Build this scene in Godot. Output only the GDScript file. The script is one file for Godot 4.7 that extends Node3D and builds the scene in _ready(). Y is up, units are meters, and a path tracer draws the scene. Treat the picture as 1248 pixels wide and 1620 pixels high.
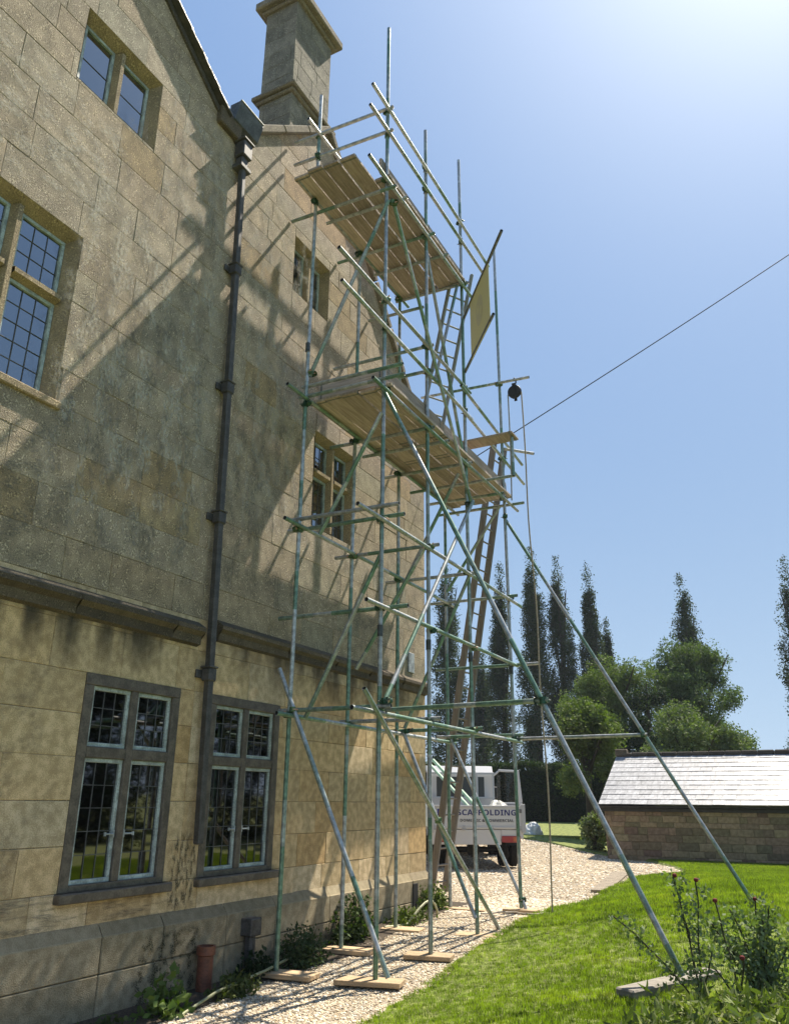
extends Node3D
# A stone house with a scaffold tower against its gable, seen along the wall.
# World: y up, metres; the house front lies in the plane x = WX and runs along -z.

const WX := -5.45
const SUN_TO := Vector3(1.0, 6.05, -3.55)      # towards the sun
var rng := RandomNumberGenerator.new()
var M := {}
var used := {}

# ------------------------------------------------------------------ mesh builder
class MB:
	var v := PackedVector3Array()
	var n := PackedVector3Array()
	var c := PackedColorArray()
	func tri(a: Vector3, b: Vector3, d: Vector3, na: Vector3, nb: Vector3, nd: Vector3, col: Color) -> void:
		var g := (b - a).cross(d - a)
		v.append(a); n.append(na); c.append(col)
		if g.dot(na + nb + nd) > 0.0:
			v.append(d); n.append(nd); c.append(col)
			v.append(b); n.append(nb); c.append(col)
		else:
			v.append(b); n.append(nb); c.append(col)
			v.append(d); n.append(nd); c.append(col)
	func face(p: Array, outward: Vector3, col := Color.WHITE) -> void:
		for i in range(1, p.size() - 1):
			var g: Vector3 = (p[i] - p[0]).cross(p[i + 1] - p[0])
			if g.length() < 1e-10:
				continue
			g = g.normalized()
			if g.dot(outward) < 0.0:
				g = -g
			tri(p[0], p[i], p[i + 1], g, g, g, col)
	func box(t: Transform3D, s: Vector3, col := Color.WHITE, b := 0.0) -> void:
		var h := s * 0.5
		b = minf(b, minf(h.x, minf(h.y, h.z)) * 0.8)
		var o := t.origin
		var sg := [-1.0, 1.0]
		for ax in 3:
			var u := (ax + 1) % 3
			var w := (ax + 2) % 3
			for s0 in sg:
				var q := []
				for k in [[-1.0, -1.0], [1.0, -1.0], [1.0, 1.0], [-1.0, 1.0]]:
					var p := Vector3.ZERO
					p[ax] = s0 * h[ax]
					p[u] = k[0] * (h[u] - b)
					p[w] = k[1] * (h[w] - b)
					q.append(t * p)
				var nn := Vector3.ZERO
				nn[ax] = s0
				face(q, t.basis * nn, col)
			if b > 0.0:
				for s1 in sg:
					for s2 in sg:
						var q := []
						for k in [[-1.0, 0], [1.0, 0], [1.0, 1], [-1.0, 1]]:
							var p := Vector3.ZERO
							p[ax] = k[0] * (h[ax] - b)
							p[u] = s1 * (h[u] - (0.0 if k[1] == 0 else b))
							p[w] = s2 * (h[w] - (b if k[1] == 0 else 0.0))
							q.append(t * p)
						var nn := Vector3.ZERO
						nn[u] = s1; nn[w] = s2
						face(q, t.basis * nn, col)
		if b > 0.0:
			for s0 in sg:
				for s1 in sg:
					for s2 in sg:
						var sv := Vector3(s0, s1, s2)
						var q := []
						for ax in 3:
							var p := Vector3.ZERO
							for k in 3:
								p[k] = sv[k] * (h[k] - (0.0 if k == ax else b))
							q.append(t * p)
						face(q, t.basis * sv, col)
	func bx(a: Vector3, b: Vector3, col := Color.WHITE, bev := 0.004) -> void:
		box(Transform3D(Basis(), (a + b) * 0.5), (b - a).abs(), col, bev)
	func bar(a: Vector3, b: Vector3, w: float, d: float, up := Vector3.UP, col := Color.WHITE, bev := 0.003) -> void:
		var y := (b - a).normalized()
		if absf(y.dot(up)) > 0.98:
			up = Vector3.RIGHT
		var x := y.cross(up).normalized()
		var z := x.cross(y).normalized()
		box(Transform3D(Basis(x, y, z), (a + b) * 0.5), Vector3(w, (b - a).length(), d), col, bev)
	func tube(a: Vector3, b: Vector3, r: float, seg := 10, col := Color.WHITE, cols := [], r2 := -1.0) -> void:
		# cols: colours of equal stretches along the tube
		var y := (b - a).normalized()
		var x := y.cross(Vector3(0.31, 0.52, 0.8)).normalized()
		var z := x.cross(y)
		if r2 < 0.0:
			r2 = r
		var parts := maxi(1, cols.size())
		for k in parts:
			var cc: Color = cols[k] if cols.size() > 0 else col
			var p0 := a.lerp(b, float(k) / parts)
			var p1 := a.lerp(b, float(k + 1) / parts)
			var r0 := lerpf(r, r2, float(k) / parts)
			var r1 := lerpf(r, r2, float(k + 1) / parts)
			for i in seg:
				var n0 := x * cos(TAU * i / seg) + z * sin(TAU * i / seg)
				var n1 := x * cos(TAU * (i + 1) / seg) + z * sin(TAU * (i + 1) / seg)
				tri(p0 + n0 * r0, p1 + n0 * r1, p1 + n1 * r1, n0, n0, n1, cc)
				tri(p0 + n0 * r0, p1 + n1 * r1, p0 + n1 * r0, n0, n1, n1, cc)
	func ends(a: Vector3, b: Vector3, r: float, dark: Color, seg := 10) -> void:
		# open tube ends: a rim and a dark bore
		var y := (b - a).normalized()
		var x := y.cross(Vector3(0.31, 0.52, 0.8)).normalized()
		var z := x.cross(y)
		for e in [[a, -y], [b, y]]:
			for i in seg:
				var n0 := x * cos(TAU * i / seg) + z * sin(TAU * i / seg)
				var n1 := x * cos(TAU * (i + 1) / seg) + z * sin(TAU * (i + 1) / seg)
				var o: Vector3 = e[0]
				face([o + n0 * r, o + n1 * r, o + n1 * r * 0.84, o + n0 * r * 0.84], e[1], Color(0.3, 0.33, 0.33))
				face([o + n0 * r * 0.84, o + n1 * r * 0.84, o - e[1] * 0.012], e[1], dark)
	func path(pts: Array, r: float, seg := 7, col := Color.WHITE) -> void:
		for i in pts.size() - 1:
			tube(pts[i], pts[i + 1], r, seg, col)
	func lathe(o: Vector3, prof: Array, seg := 20, col := Color.WHITE, axis := Vector3.UP) -> void:
		# prof: [radius, height] pairs along axis
		var x := axis.cross(Vector3(0.31, 0.52, 0.8)).normalized()
		var z := x.cross(axis)
		for k in prof.size() - 1:
			var sl := Vector2(prof[k + 1][1] - prof[k][1], -(prof[k + 1][0] - prof[k][0])).normalized()
			for i in seg:
				var d0 := x * cos(TAU * i / seg) + z * sin(TAU * i / seg)
				var d1 := x * cos(TAU * (i + 1) / seg) + z * sin(TAU * (i + 1) / seg)
				var a: Vector3 = o + d0 * prof[k][0] + axis * prof[k][1]
				var b: Vector3 = o + d0 * prof[k + 1][0] + axis * prof[k + 1][1]
				var cc: Vector3 = o + d1 * prof[k + 1][0] + axis * prof[k + 1][1]
				var d: Vector3 = o + d1 * prof[k][0] + axis * prof[k][1]
				var m0 := d0 * sl.x + axis * sl.y
				var m1 := d1 * sl.x + axis * sl.y
				if prof[k + 1][0] > 1e-4:
					tri(a, b, cc, m0, m0, m1, col)
				if prof[k][0] > 1e-4:
					tri(a, cc, d, m0, m1, m1, col)
	func mesh() -> ArrayMesh:
		var am := ArrayMesh.new()
		var arr := []
		arr.resize(Mesh.ARRAY_MAX)
		arr[Mesh.ARRAY_VERTEX] = v
		arr[Mesh.ARRAY_NORMAL] = n
		arr[Mesh.ARRAY_COLOR] = c
		am.add_surface_from_arrays(Mesh.PRIMITIVE_TRIANGLES, arr)
		return am

# ------------------------------------------------------------------ nodes
func numbered(called: String, parent: Node) -> String:
	var key := str(parent.get_instance_id()) + called
	var k: int = used.get(key, 0)
	used[key] = k + 1
	return called if k == 0 else "%s_%03d" % [called, k]

func obj(called: String, mb, mat: Material, parent: Node = self) -> MeshInstance3D:
	var o := MeshInstance3D.new()
	o.name = numbered(called, parent)
	o.mesh = mb.mesh() if mb is MB else mb
	o.material_override = mat
	if mat:
		for i in o.mesh.get_surface_count():
			o.set_surface_override_material(i, mat)
		o.material_override = null
	o.cast_shadow = GeometryInstance3D.SHADOW_CASTING_SETTING_ON
	parent.add_child(o, true)
	return o

func group_node(called: String, parent: Node) -> Node3D:
	var o := Node3D.new()
	o.name = numbered(called, parent)
	parent.add_child(o, true)
	return o

func thing(called: String, label: String, category: String, at := Vector3.ZERO, group := "") -> Node3D:
	var o := group_node(called, self)
	o.position = at
	return tag(o, label, category, group)

func tag(o: Node3D, label: String, category: String, group := "") -> Node3D:
	o.set_meta("label", label)
	o.set_meta("category", category)
	if group != "":
		o.set_meta("group", group)
	return o

func structure(called: String, mb, mat: Material) -> MeshInstance3D:
	var o := obj(called, mb, mat)
	o.set_meta("kind", "structure")
	return o

func scatter(called: String, mesh: Mesh, mat: Material, xf: Array, cols: Array, parent: Node = self) -> MultiMeshInstance3D:
	var mm := MultiMesh.new()
	mm.transform_format = MultiMesh.TRANSFORM_3D
	mm.use_colors = true
	mm.mesh = mesh
	mm.instance_count = xf.size()
	for i in xf.size():
		mm.set_instance_transform(i, xf[i])
		mm.set_instance_color(i, cols[i])
	var o := MultiMeshInstance3D.new()
	o.name = numbered(called, parent)
	o.multimesh = mm
	o.material_override = mat
	o.set_meta("kind", "stuff")
	parent.add_child(o, true)
	return o

# ------------------------------------------------------------------ materials
func lin(r: float, g: float, b: float) -> Color:
	return Color(r, g, b).linear_to_srgb()

func noise_image(size: int, freq: float, oct: int, sd: int, kind := FastNoiseLite.TYPE_SIMPLEX_SMOOTH) -> Image:
	var f := FastNoiseLite.new()
	f.seed = sd
	f.noise_type = kind
	f.frequency = freq
	f.fractal_octaves = oct
	return f.get_seamless_image(size, size)

func tex(img: Image) -> ImageTexture:
	return ImageTexture.create_from_image(img)

# a tint map from two noises: values lo..hi around white
func tint_map(size: int, f1: float, f2: float, sd: int, lo: Color, hi: Color, fine := 0.35) -> ImageTexture:
	var a := noise_image(size, f1, 4, sd)
	var b := noise_image(size, f2, 3, sd + 7)
	var out := Image.create(size, size, false, Image.FORMAT_RGB8)
	for y in size:
		for x in size:
			var t := clampf((a.get_pixel(x, y).r - 0.5) * 1.5 + 0.5 + (b.get_pixel(x, y).r - 0.5) * fine * 3.0, 0.0, 1.0)
			out.set_pixel(x, y, lo.lerp(hi, t))
	return tex(out)

# limestone: soft mottling, fine grain, dark pits and pale lichen specks
func stone_map(size: int) -> ImageTexture:
	var a := noise_image(size, 0.006, 5, 11)
	var b := noise_image(size, 0.16, 3, 18)
	var c := noise_image(size, 0.07, 3, 29)
	var g := noise_image(size, 0.018, 3, 37)
	var out := Image.create(size, size, false, Image.FORMAT_RGB8)
	for y in size:
		for x in size:
			var m := a.get_pixel(x, y).r
			var f := b.get_pixel(x, y).r
			var k := c.get_pixel(x, y).r
			var v := 0.72 + (m - 0.5) * 0.22 + (f - 0.5) * 0.5
			var col := Color(v, v * 0.985, v * 0.96)
			var patchy := clampf((g.get_pixel(x, y).r - 0.42) * 4.0, 0.15, 1.0)
			if k < 0.36:
				col = col.lerp(Color(0.46, 0.44, 0.40), clampf((0.36 - k) * 9.0, 0, 0.75) * patchy)
			if k > 0.63:
				col = col.lerp(Color(1, 1, 0.98), clampf((k - 0.555) * 10.0, 0, 1.0) * patchy)
			out.set_pixel(x, y, col)
	return tex(out)

# alpha picture of weather stains: vertical streaks that fade downwards, or blotches
func stain_map(w: int, h: int, sd: int, streak: bool) -> ImageTexture:
	var n := FastNoiseLite.new()
	n.seed = sd
	n.frequency = 0.02
	n.fractal_octaves = 5
	var out := Image.create(w, h, false, Image.FORMAT_RGBA8)
	for y in h:
		for x in w:
			var fx := minf(float(x), float(w - 1 - x)) / (w * 0.12)
			var fy := float(y) / h
			var al := 0.0
			if streak:
				var s1 := n.get_noise_2d(x * 1.6, y * 0.10) * 0.5 + 0.5
				var ln := 0.25 + 0.75 * (n.get_noise_2d(x * 0.7 + 900.0, 3.0) * 0.5 + 0.5)
				al = clampf((s1 - 0.30) * 2.4, 0, 1) * clampf(1.0 - fy / ln, 0, 1)
			else:
				var s2 := n.get_noise_2d(x * 1.0, y * 0.8) * 0.5 + 0.5
				var s3 := n.get_noise_2d(x * 6.0 + 300.0, y * 6.0) * 0.5 + 0.5
				al = clampf((s2 - 0.46) * 5.0, 0, 1) * clampf((s3 - 0.28) * 2.6, 0.1, 1.0) * clampf(minf(fy, 1.0 - fy) * 6.0, 0, 1)
			out.set_pixel(x, y, Color(1, 1, 1, al * clampf(fx, 0, 1)))
	return tex(out)

func stain(house: Node, z0: float, z1: float, y0: float, y1: float, d: float, tx: Texture2D, col: Color, strength: float) -> void:
	var q := QuadMesh.new()
	q.size = Vector2(z0 - z1, y1 - y0)
	var m := StandardMaterial3D.new()
	m.albedo_color = Color(col.linear_to_srgb(), strength)
	m.albedo_texture = tx
	m.transparency = BaseMaterial3D.TRANSPARENCY_ALPHA
	m.roughness = 0.95
	var o := obj("weather_stain", q, m, house)
	o.position = Vector3(WX + d, (y0 + y1) * 0.5, (z0 + z1) * 0.5)
	o.rotation.y = PI / 2

func bumps(size: int, f1: float, f2: float, sd: int, strength: float, mixing := 0.5) -> ImageTexture:
	var a := noise_image(size, f1, 4, sd, FastNoiseLite.TYPE_SIMPLEX)
	var b := noise_image(size, f2, 2, sd + 3, FastNoiseLite.TYPE_CELLULAR)
	var out := Image.create(size, size, false, Image.FORMAT_RGB8)
	for y in size:
		for x in size:
			var t := lerpf(a.get_pixel(x, y).r, b.get_pixel(x, y).r, mixing)
			out.set_pixel(x, y, Color(t, t, t))
	out.bump_map_to_normal_map(strength)
	return tex(out)

func mat(rough: float, base := Color.WHITE, metal := 0.0) -> StandardMaterial3D:
	var m := StandardMaterial3D.new()
	m.albedo_color = base
	m.roughness = rough
	m.metallic = metal
	m.vertex_color_use_as_albedo = true
	return m

func textured(m: StandardMaterial3D, albedo: Texture2D, norm: Texture2D, scale: float, nscale := 1.0) -> StandardMaterial3D:
	m.uv1_triplanar = true
	m.uv1_world_triplanar = true
	m.uv1_scale = Vector3(scale, scale, scale)
	if albedo:
		m.albedo_texture = albedo
	if norm:
		m.normal_enabled = true
		m.normal_texture = norm
		m.normal_scale = nscale
	return m

func make_materials() -> void:
	var st_t := stone_map(768)
	var st_n := bumps(768, 0.10, 0.2, 21, 5.0, 0.15)
	M.stone = textured(mat(0.95), st_t, st_n, 0.8, 0.75)
	M.stone_low = textured(mat(0.95), tint_map(512, 0.02, 0.18, 13, Color(0.80, 0.785, 0.75), Color(1.0, 1.0, 1.0), 0.5), st_n, 0.8, 0.5)
	M.mortar = textured(mat(0.97, lin(0.46, 0.375, 0.25)), st_t, st_n, 0.9, 1.0)
	M.dark_stone = textured(mat(0.95), st_t, st_n, 0.9, 1.2)
	var pl_t := tint_map(256, 0.02, 0.12, 31, Color(0.72, 0.72, 0.72), Color(1, 1, 1), 0.4)
	M.paint = textured(mat(0.55), pl_t, null, 1.3)
	M.lead = textured(mat(0.55, Color.WHITE, 0.25), pl_t, null, 1.1)
	M.galv = textured(mat(0.42, Color.WHITE, 0.45), pl_t, null, 2.3)
	M.coupler = textured(mat(0.5, Color.WHITE, 0.5), pl_t, null, 3.0)
	M.coupler_rust = textured(mat(0.7, lin(0.95, 0.6, 0.5) * 1.6, 0.3), pl_t, null, 3.0)
	var wood_img := Image.create(256, 256, false, Image.FORMAT_RGB8)
	var wn := FastNoiseLite.new(); wn.seed = 5; wn.frequency = 0.02; wn.fractal_octaves = 4
	for y in 256:
		for x in 256:
			var t := clampf(0.5 + wn.get_noise_2d(x * 0.35, y * 5.0) * 0.8, 0, 1)
			var edge := minf(float(x), 255.0 - x) / 20.0
			if edge < 1.0:
				t = lerpf(clampf(0.5 + wn.get_noise_2d((x + 256) * 0.35, y * 5.0) * 0.4, 0, 1), t, edge)
			wood_img.set_pixel(x, y, Color(0.80, 0.79, 0.78).lerp(Color(1, 1, 1), t))
	M.wood = textured(mat(0.85), tex(wood_img), bumps(256, 0.03, 0.08, 41, 4.0), 1.1, 0.6)
	var wz := Image.create(256, 256, false, Image.FORMAT_RGB8)
	for y in 256:
		for x in 256:
			wz.set_pixel(y, x, wood_img.get_pixel(x, y))
	M.wood_long = textured(mat(0.85), tex(wz), M.wood.normal_texture, 1.1, 0.6)
	M.glass = StandardMaterial3D.new()
	M.glass.albedo_color = lin(0.19, 0.185, 0.205)
	M.glass.metallic = 1.0
	M.glass.roughness = 0.03
	M.glass_up = M.glass.duplicate()
	M.glass_up.albedo_color = lin(0.27, 0.29, 0.305)
	M.glass.albedo_color = lin(0.15, 0.145, 0.15)
	M.clear = StandardMaterial3D.new()
	M.clear.albedo_color = Color(0.02, 0.03, 0.03, 0.35)
	M.clear.transparency = BaseMaterial3D.TRANSPARENCY_ALPHA
	M.clear.roughness = 0.05
	M.dark = mat(0.9)
	M.rubber = textured(mat(0.85), pl_t, bumps(128, 0.06, 0.1, 51, 3.0), 4.0)
	M.car = mat(0.3)
	M.car.clearcoat_enabled = true
	M.car.clearcoat = 0.4
	var gr_t := tint_map(512, 0.05, 0.2, 61, Color(0.55, 0.53, 0.50), Color(1, 1, 1), 0.8)
	M.gravel = textured(mat(0.95, lin(0.50, 0.415, 0.30)), gr_t, bumps(512, 0.12, 0.14, 62, 8.0, 0.7), 0.9, 1.0)
	M.pebble = mat(0.9)
	var la_t := tint_map(512, 0.02, 0.2, 71, Color(0.62, 0.66, 0.55), Color(1, 1, 1), 0.5)
	M.lawn = textured(mat(0.95, lin(0.215, 0.245, 0.06)), la_t, bumps(256, 0.1, 0.14, 72, 6.0), 0.45, 0.8)
	M.soil = textured(mat(0.97, lin(0.10, 0.075, 0.05)), gr_t, M.gravel.normal_texture, 1.1, 1.0)
	M.leaf = mat(0.75)
	M.leaf.metallic_specular = 0.3
	M.leaf.backlight_enabled = true
	M.leaf.backlight = Color(0.7, 0.8, 0.35)
	M.leaf.cull_mode = BaseMaterial3D.CULL_DISABLED
	M.grass = mat(0.7)
	M.grass.backlight_enabled = true
	M.grass.backlight = Color(0.9, 1.0, 0.45)
	M.grass.metallic_specular = 0.3
	M.grass.cull_mode = BaseMaterial3D.CULL_DISABLED
	M.bark = textured(mat(0.95), st_t, st_n, 1.5, 1.0)
	M.slate = textured(mat(0.42), pl_t, bumps(256, 0.04, 0.08, 81, 3.0), 1.4, 0.5)
	M.print = mat(0.6)

# ------------------------------------------------------------------ ground shape
func ss(a: float, b: float, t: float) -> float:
	return smoothstep(a, b, t)

const EDGE := [[6.0, -3.3], [-4.4, -3.56], [-5.0, -3.5], [-5.7, -3.42], [-6.6, -3.5], [-7.9, -3.62], [-9.0, -3.72], [-10.4, -3.78], [-11.9, -3.72], [-12.9, -3.48], [-14.2, -3.6], [-17.0, -3.62], [-18.6, -3.12], [-19.8, -3.15], [-22.2, -3.95], [-24.2, -5.0], [-25.0, -6.4], [-26.9, -9.4], [-27.6, -14.0], [-28.2, -24.0], [-29.0, -60.0], [-200.0, -60.0]]

func edge_x(z: float) -> float:
	for i in EDGE.size() - 1:
		if z <= EDGE[i][0] and z >= EDGE[i + 1][0]:
			var t: float = (z - EDGE[i][0]) / (EDGE[i + 1][0] - EDGE[i][0])
			return lerpf(EDGE[i][1], EDGE[i + 1][1], t)
	return -3.3

func base_y(x: float, z: float) -> float:
	var s := -z
	var y := 0.2 * ss(6.6, 11.6, s) * 1.0 + 0.05 * ss(11.3, 16.0, s)
	var far_left := 0.25 * ss(17, 26, s) + 0.3 * ss(25, 43, s) + 0.4 * ss(43, 100, s)
	var right := -0.13 * ss(16, 24, s) + 0.45 * ss(28, 43, s) + 0.4 * ss(43, 100, s)
	return y + lerpf(far_left, right, ss(-10.0, -5.0, x))

func ground_y(x: float, z: float) -> float:
	var s := -z
	var lift := 0.24 * ss(0.0, 2.0, x - edge_x(z)) * (1.0 - ss(12.0, 20.0, s)) * ss(-14.0, -2.0, s + 0.0)
	return base_y(x, z) + lift

# ------------------------------------------------------------------ stonework
func inset(p: PackedVector2Array, d: float) -> PackedVector2Array:
	var c := Vector2.ZERO
	for q in p:
		c += q
	c /= p.size()
	var out := PackedVector2Array()
	var k := p.size()
	for i in k:
		var a := p[(i + k - 1) % k]
		var b := p[i]
		var e := p[(i + 1) % k]
		var n1 := (b - a).normalized().orthogonal()
		var n2 := (e - b).normalized().orthogonal()
		if n1.dot(c - b) < 0: n1 = -n1
		if n2.dot(c - b) < 0: n2 = -n2
		var den := 1.0 + n1.dot(n2)
		out.append(b + (n1 + n2) * d / maxf(den, 0.3))
	return out

func poly_area(p: PackedVector2Array) -> float:
	var s := 0.0
	for i in p.size():
		s += p[i].cross(p[(i + 1) % p.size()])
	return absf(s) * 0.5

# one dressed stone: polygon in (u, v), standing proud along w from the bed at -0.03 to d
func stone_mesh(p: PackedVector2Array, o: Vector3, u: Vector3, vv: Vector3, w: Vector3, d: float, ch: float, col: Color) -> MB:
	var mb := MB.new()
	var rim := inset(p, 0.0018)
	var top := inset(p, 0.0018 + ch)
	var k := p.size()
	var cen := Vector3.ZERO
	var fr := []
	var rm := []
	var bk := []
	var tiltu := rng.randf_range(-0.004, 0.004)
	var tiltv := rng.randf_range(-0.004, 0.004)
	var c2 := Vector2.ZERO
	for q in p:
		c2 += q / k
	for i in k:
		var dd := d + (top[i].x - c2.x) * tiltu + (top[i].y - c2.y) * tiltv + rng.randf_range(-0.0015, 0.0015)
		var jit := Vector2(rng.randf_range(-0.002, 0.002), rng.randf_range(-0.002, 0.002))
		fr.append(o + u * (top[i].x + jit.x) + vv * (top[i].y + jit.y) + w * dd)
		rm.append(o + u * (rim[i].x + jit.x) + vv * (rim[i].y + jit.y) + w * (dd - ch * 0.8))
		bk.append(o + u * (rim[i].x + jit.x) + vv * (rim[i].y + jit.y) + w * (-0.03))
		cen += fr[i] / k
	mb.face(fr, w, col)
	for i in k:
		var j := (i + 1) % k
		var out: Vector3 = (fr[i] + fr[j]) * 0.5 - cen
		mb.face([rm[i], rm[j], fr[j], fr[i]], out.normalized() + w, col)
		mb.face([bk[i], bk[j], rm[j], rm[i]], out, col)
	return mb

# lays courses of stones over a polygon with rectangular holes (u0, v0, u1, v1); returns how many
func lay_stones(parent: Node, poly: PackedVector2Array, holes: Array, courses: Array, lens: Vector2, o: Vector3, u: Vector3, vv: Vector3, w: Vector3, tone: Callable, m: Material, called := "stone", ch := 0.004, depth := Vector2(-0.001, 0.002)) -> int:
	var lo := poly[0]
	var hi := poly[0]
	for q in poly:
		lo = lo.min(q); hi = hi.max(q)
	var count := 0
	for ci in courses.size() - 1:
		var v0: float = courses[ci]
		var v1: float = courses[ci + 1]
		if v1 <= lo.y or v0 >= hi.y:
			continue
		var x := lo.x - rng.randf() * lens.y * 0.8
		while x < hi.x:
			var ln := rng.randf_range(lens.x, lens.y)
			var rects := [Rect2(x, v0, ln, v1 - v0)]
			x += ln
			for h in holes:
				var nx := []
				for r in rects:
					var hr := Rect2(h[0], h[1], h[2] - h[0], h[3] - h[1])
					if not r.intersects(hr):
						nx.append(r)
						continue
					var rr: Rect2 = r
					if hr.position.x > rr.position.x:
						nx.append(Rect2(rr.position.x, rr.position.y, hr.position.x - rr.position.x, rr.size.y))
					if hr.end.x < rr.end.x:
						nx.append(Rect2(hr.end.x, rr.position.y, rr.end.x - hr.end.x, rr.size.y))
					var m0 := maxf(rr.position.x, hr.position.x)
					var m1 := minf(rr.end.x, hr.end.x)
					if hr.position.y > rr.position.y:
						nx.append(Rect2(m0, rr.position.y, m1 - m0, hr.position.y - rr.position.y))
					if hr.end.y < rr.end.y:
						nx.append(Rect2(m0, hr.end.y, m1 - m0, rr.end.y - hr.end.y))
				rects = nx
			for r in rects:
				if r.size.x < 0.035 or r.size.y < 0.03:
					continue
				var rp := PackedVector2Array([r.position, Vector2(r.end.x, r.position.y), r.end, Vector2(r.position.x, r.end.y)])
				for piece in Geometry2D.intersect_polygons(rp, poly):
					if poly_area(piece) < 0.003:
						continue
					var c2 := Vector2.ZERO
					for q in piece:
						c2 += q / piece.size()
					var col: Color = tone.call(c2)
					obj(called, stone_mesh(piece, o, u, vv, w, rng.randf_range(depth.x, depth.y), ch, col), M.stone_low if c2.y < 3.2 else m, parent)
					count += 1
	return count

func wall_tone(c: Vector2) -> Color:
	# ochre dressed stone below the string course, greyer lichened stone above it
	var up := ss(2.9, 3.8, c.y)
	var ochre := Color(0.64, 0.485, 0.275)
	var grey := Color(0.68, 0.575, 0.435)
	var b := ochre.lerp(grey, up)
	var k := rng.randf_range(0.88, 1.12)
	var warm := rng.randf_range(-0.022, 0.022)
	if rng.randf() < 0.10:
		b = Color(0.62, 0.56, 0.43) if c.y > 3.2 else Color(0.70, 0.56, 0.36)
	if rng.randf() < 0.08:
		b = ochre.lerp(Color(0.56, 0.37, 0.17), 0.6) if c.y < 3.2 else grey.lerp(ochre, 0.8)
	if c.y < 0.62:
		b = Color(0.25, 0.21, 0.13)
	return Color(b.r * k + warm, b.g * k, b.b * k - warm * 0.6)

# ------------------------------------------------------------------ the house
func wp(z: float, y: float, d := 0.0) -> Vector3:
	return Vector3(WX + d, y, z)

func bx_wall(mb: MB, z0: float, z1: float, y0: float, y1: float, d0: float, d1: float, col: Color, bev := 0.004) -> void:
	mb.bx(Vector3(WX + d0, y0, minf(z0, z1)), Vector3(WX + d1, y1, maxf(z0, z1)), col, bev)

# a casement in one light of a window: frame, leads and panes set at depth d
func casement(win: Node, z0: float, z1: float, y0: float, y1: float, d: float, nx: int, ny: int, fcol: Color, handle := 0) -> void:
	var f := 0.035
	var mb := MB.new()
	bx_wall(mb, z0, z1, y0, y0 + f, d - 0.03, d + 0.012, fcol, 0.004)
	bx_wall(mb, z0, z1, y1 - f, y1, d - 0.03, d + 0.012, fcol, 0.004)
	bx_wall(mb, z0, z0 - f, y0 + f, y1 - f, d - 0.03, d + 0.0105, fcol, 0.004)
	bx_wall(mb, z1 + f, z1, y0 + f, y1 - f, d - 0.03, d + 0.0105, fcol, 0.004)
	var cm := obj("casement", mb, M.paint, win)
	var pz0 := z0 - f
	var pz1 := z1 + f
	var py0 := y0 + f
	var py1 := y1 - f
	var lead := MB.new()
	for i in nx:
		for j in ny:
			var a := Vector2(lerpf(pz0, pz1, float(i) / nx), lerpf(py0, py1, float(j) / ny))
			var b := Vector2(lerpf(pz0, pz1, float(i + 1) / nx), lerpf(py0, py1, float(j + 1) / ny))
			var pm := MB.new()
			var tz := rng.randf_range(-0.0006, 0.0006)
			var ty := rng.randf_range(-0.0006, 0.0006)
			var q := [wp(a.x, a.y, d - 0.012 - tz - ty), wp(b.x, a.y, d - 0.012 + tz - ty), wp(b.x, b.y, d - 0.012 + tz + ty), wp(a.x, b.y, d - 0.012 - tz + ty)]
			pm.face(q, Vector3.RIGHT, Color.WHITE)
			obj("pane", pm, M.glass if handle != 0 or y1 < 3.0 else M.glass_up, win)
	for i in range(1, nx):
		var z := lerpf(pz0, pz1, float(i) / nx)
		bx_wall(lead, z - 0.003, z + 0.003, py0, py1, d - 0.016, d - 0.004, Color(0.13, 0.14, 0.14), 0.001)
	for j in range(1, ny):
		var y := lerpf(py0, py1, float(j) / ny)
		bx_wall(lead, pz0, pz1, y - 0.003, y + 0.003, d - 0.0155, d - 0.005, Color(0.13, 0.14, 0.14), 0.001)
	if nx > 1 or ny > 1:
		obj("leading", lead, M.lead, win)
	if handle != 0:
		var hm := MB.new()
		var hz := (z1 + f * 0.5) if handle > 0 else (z0 - f * 0.5)
		var dir := 1.0 if handle > 0 else -1.0
		var hy := lerpf(y0, y1, 0.38)
		hm.tube(wp(hz, hy, d + 0.02), wp(hz + dir * 0.1, hy, d + 0.025), 0.007, 6, Color(0.5, 0.55, 0.55))
		hm.tube(wp(hz + dir * 0.1, hy - 0.015, d + 0.025), wp(hz + dir * 0.1, hy + 0.015, d + 0.025), 0.012, 6, Color(0.5, 0.55, 0.55))
		hm.bx(wp(hz - 0.012, hy - 0.03, d + 0.01), wp(hz + 0.012, hy + 0.03, d + 0.022), Color(0.5, 0.55, 0.55), 0.003)
		obj("handle", hm, M.paint, win)

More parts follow.
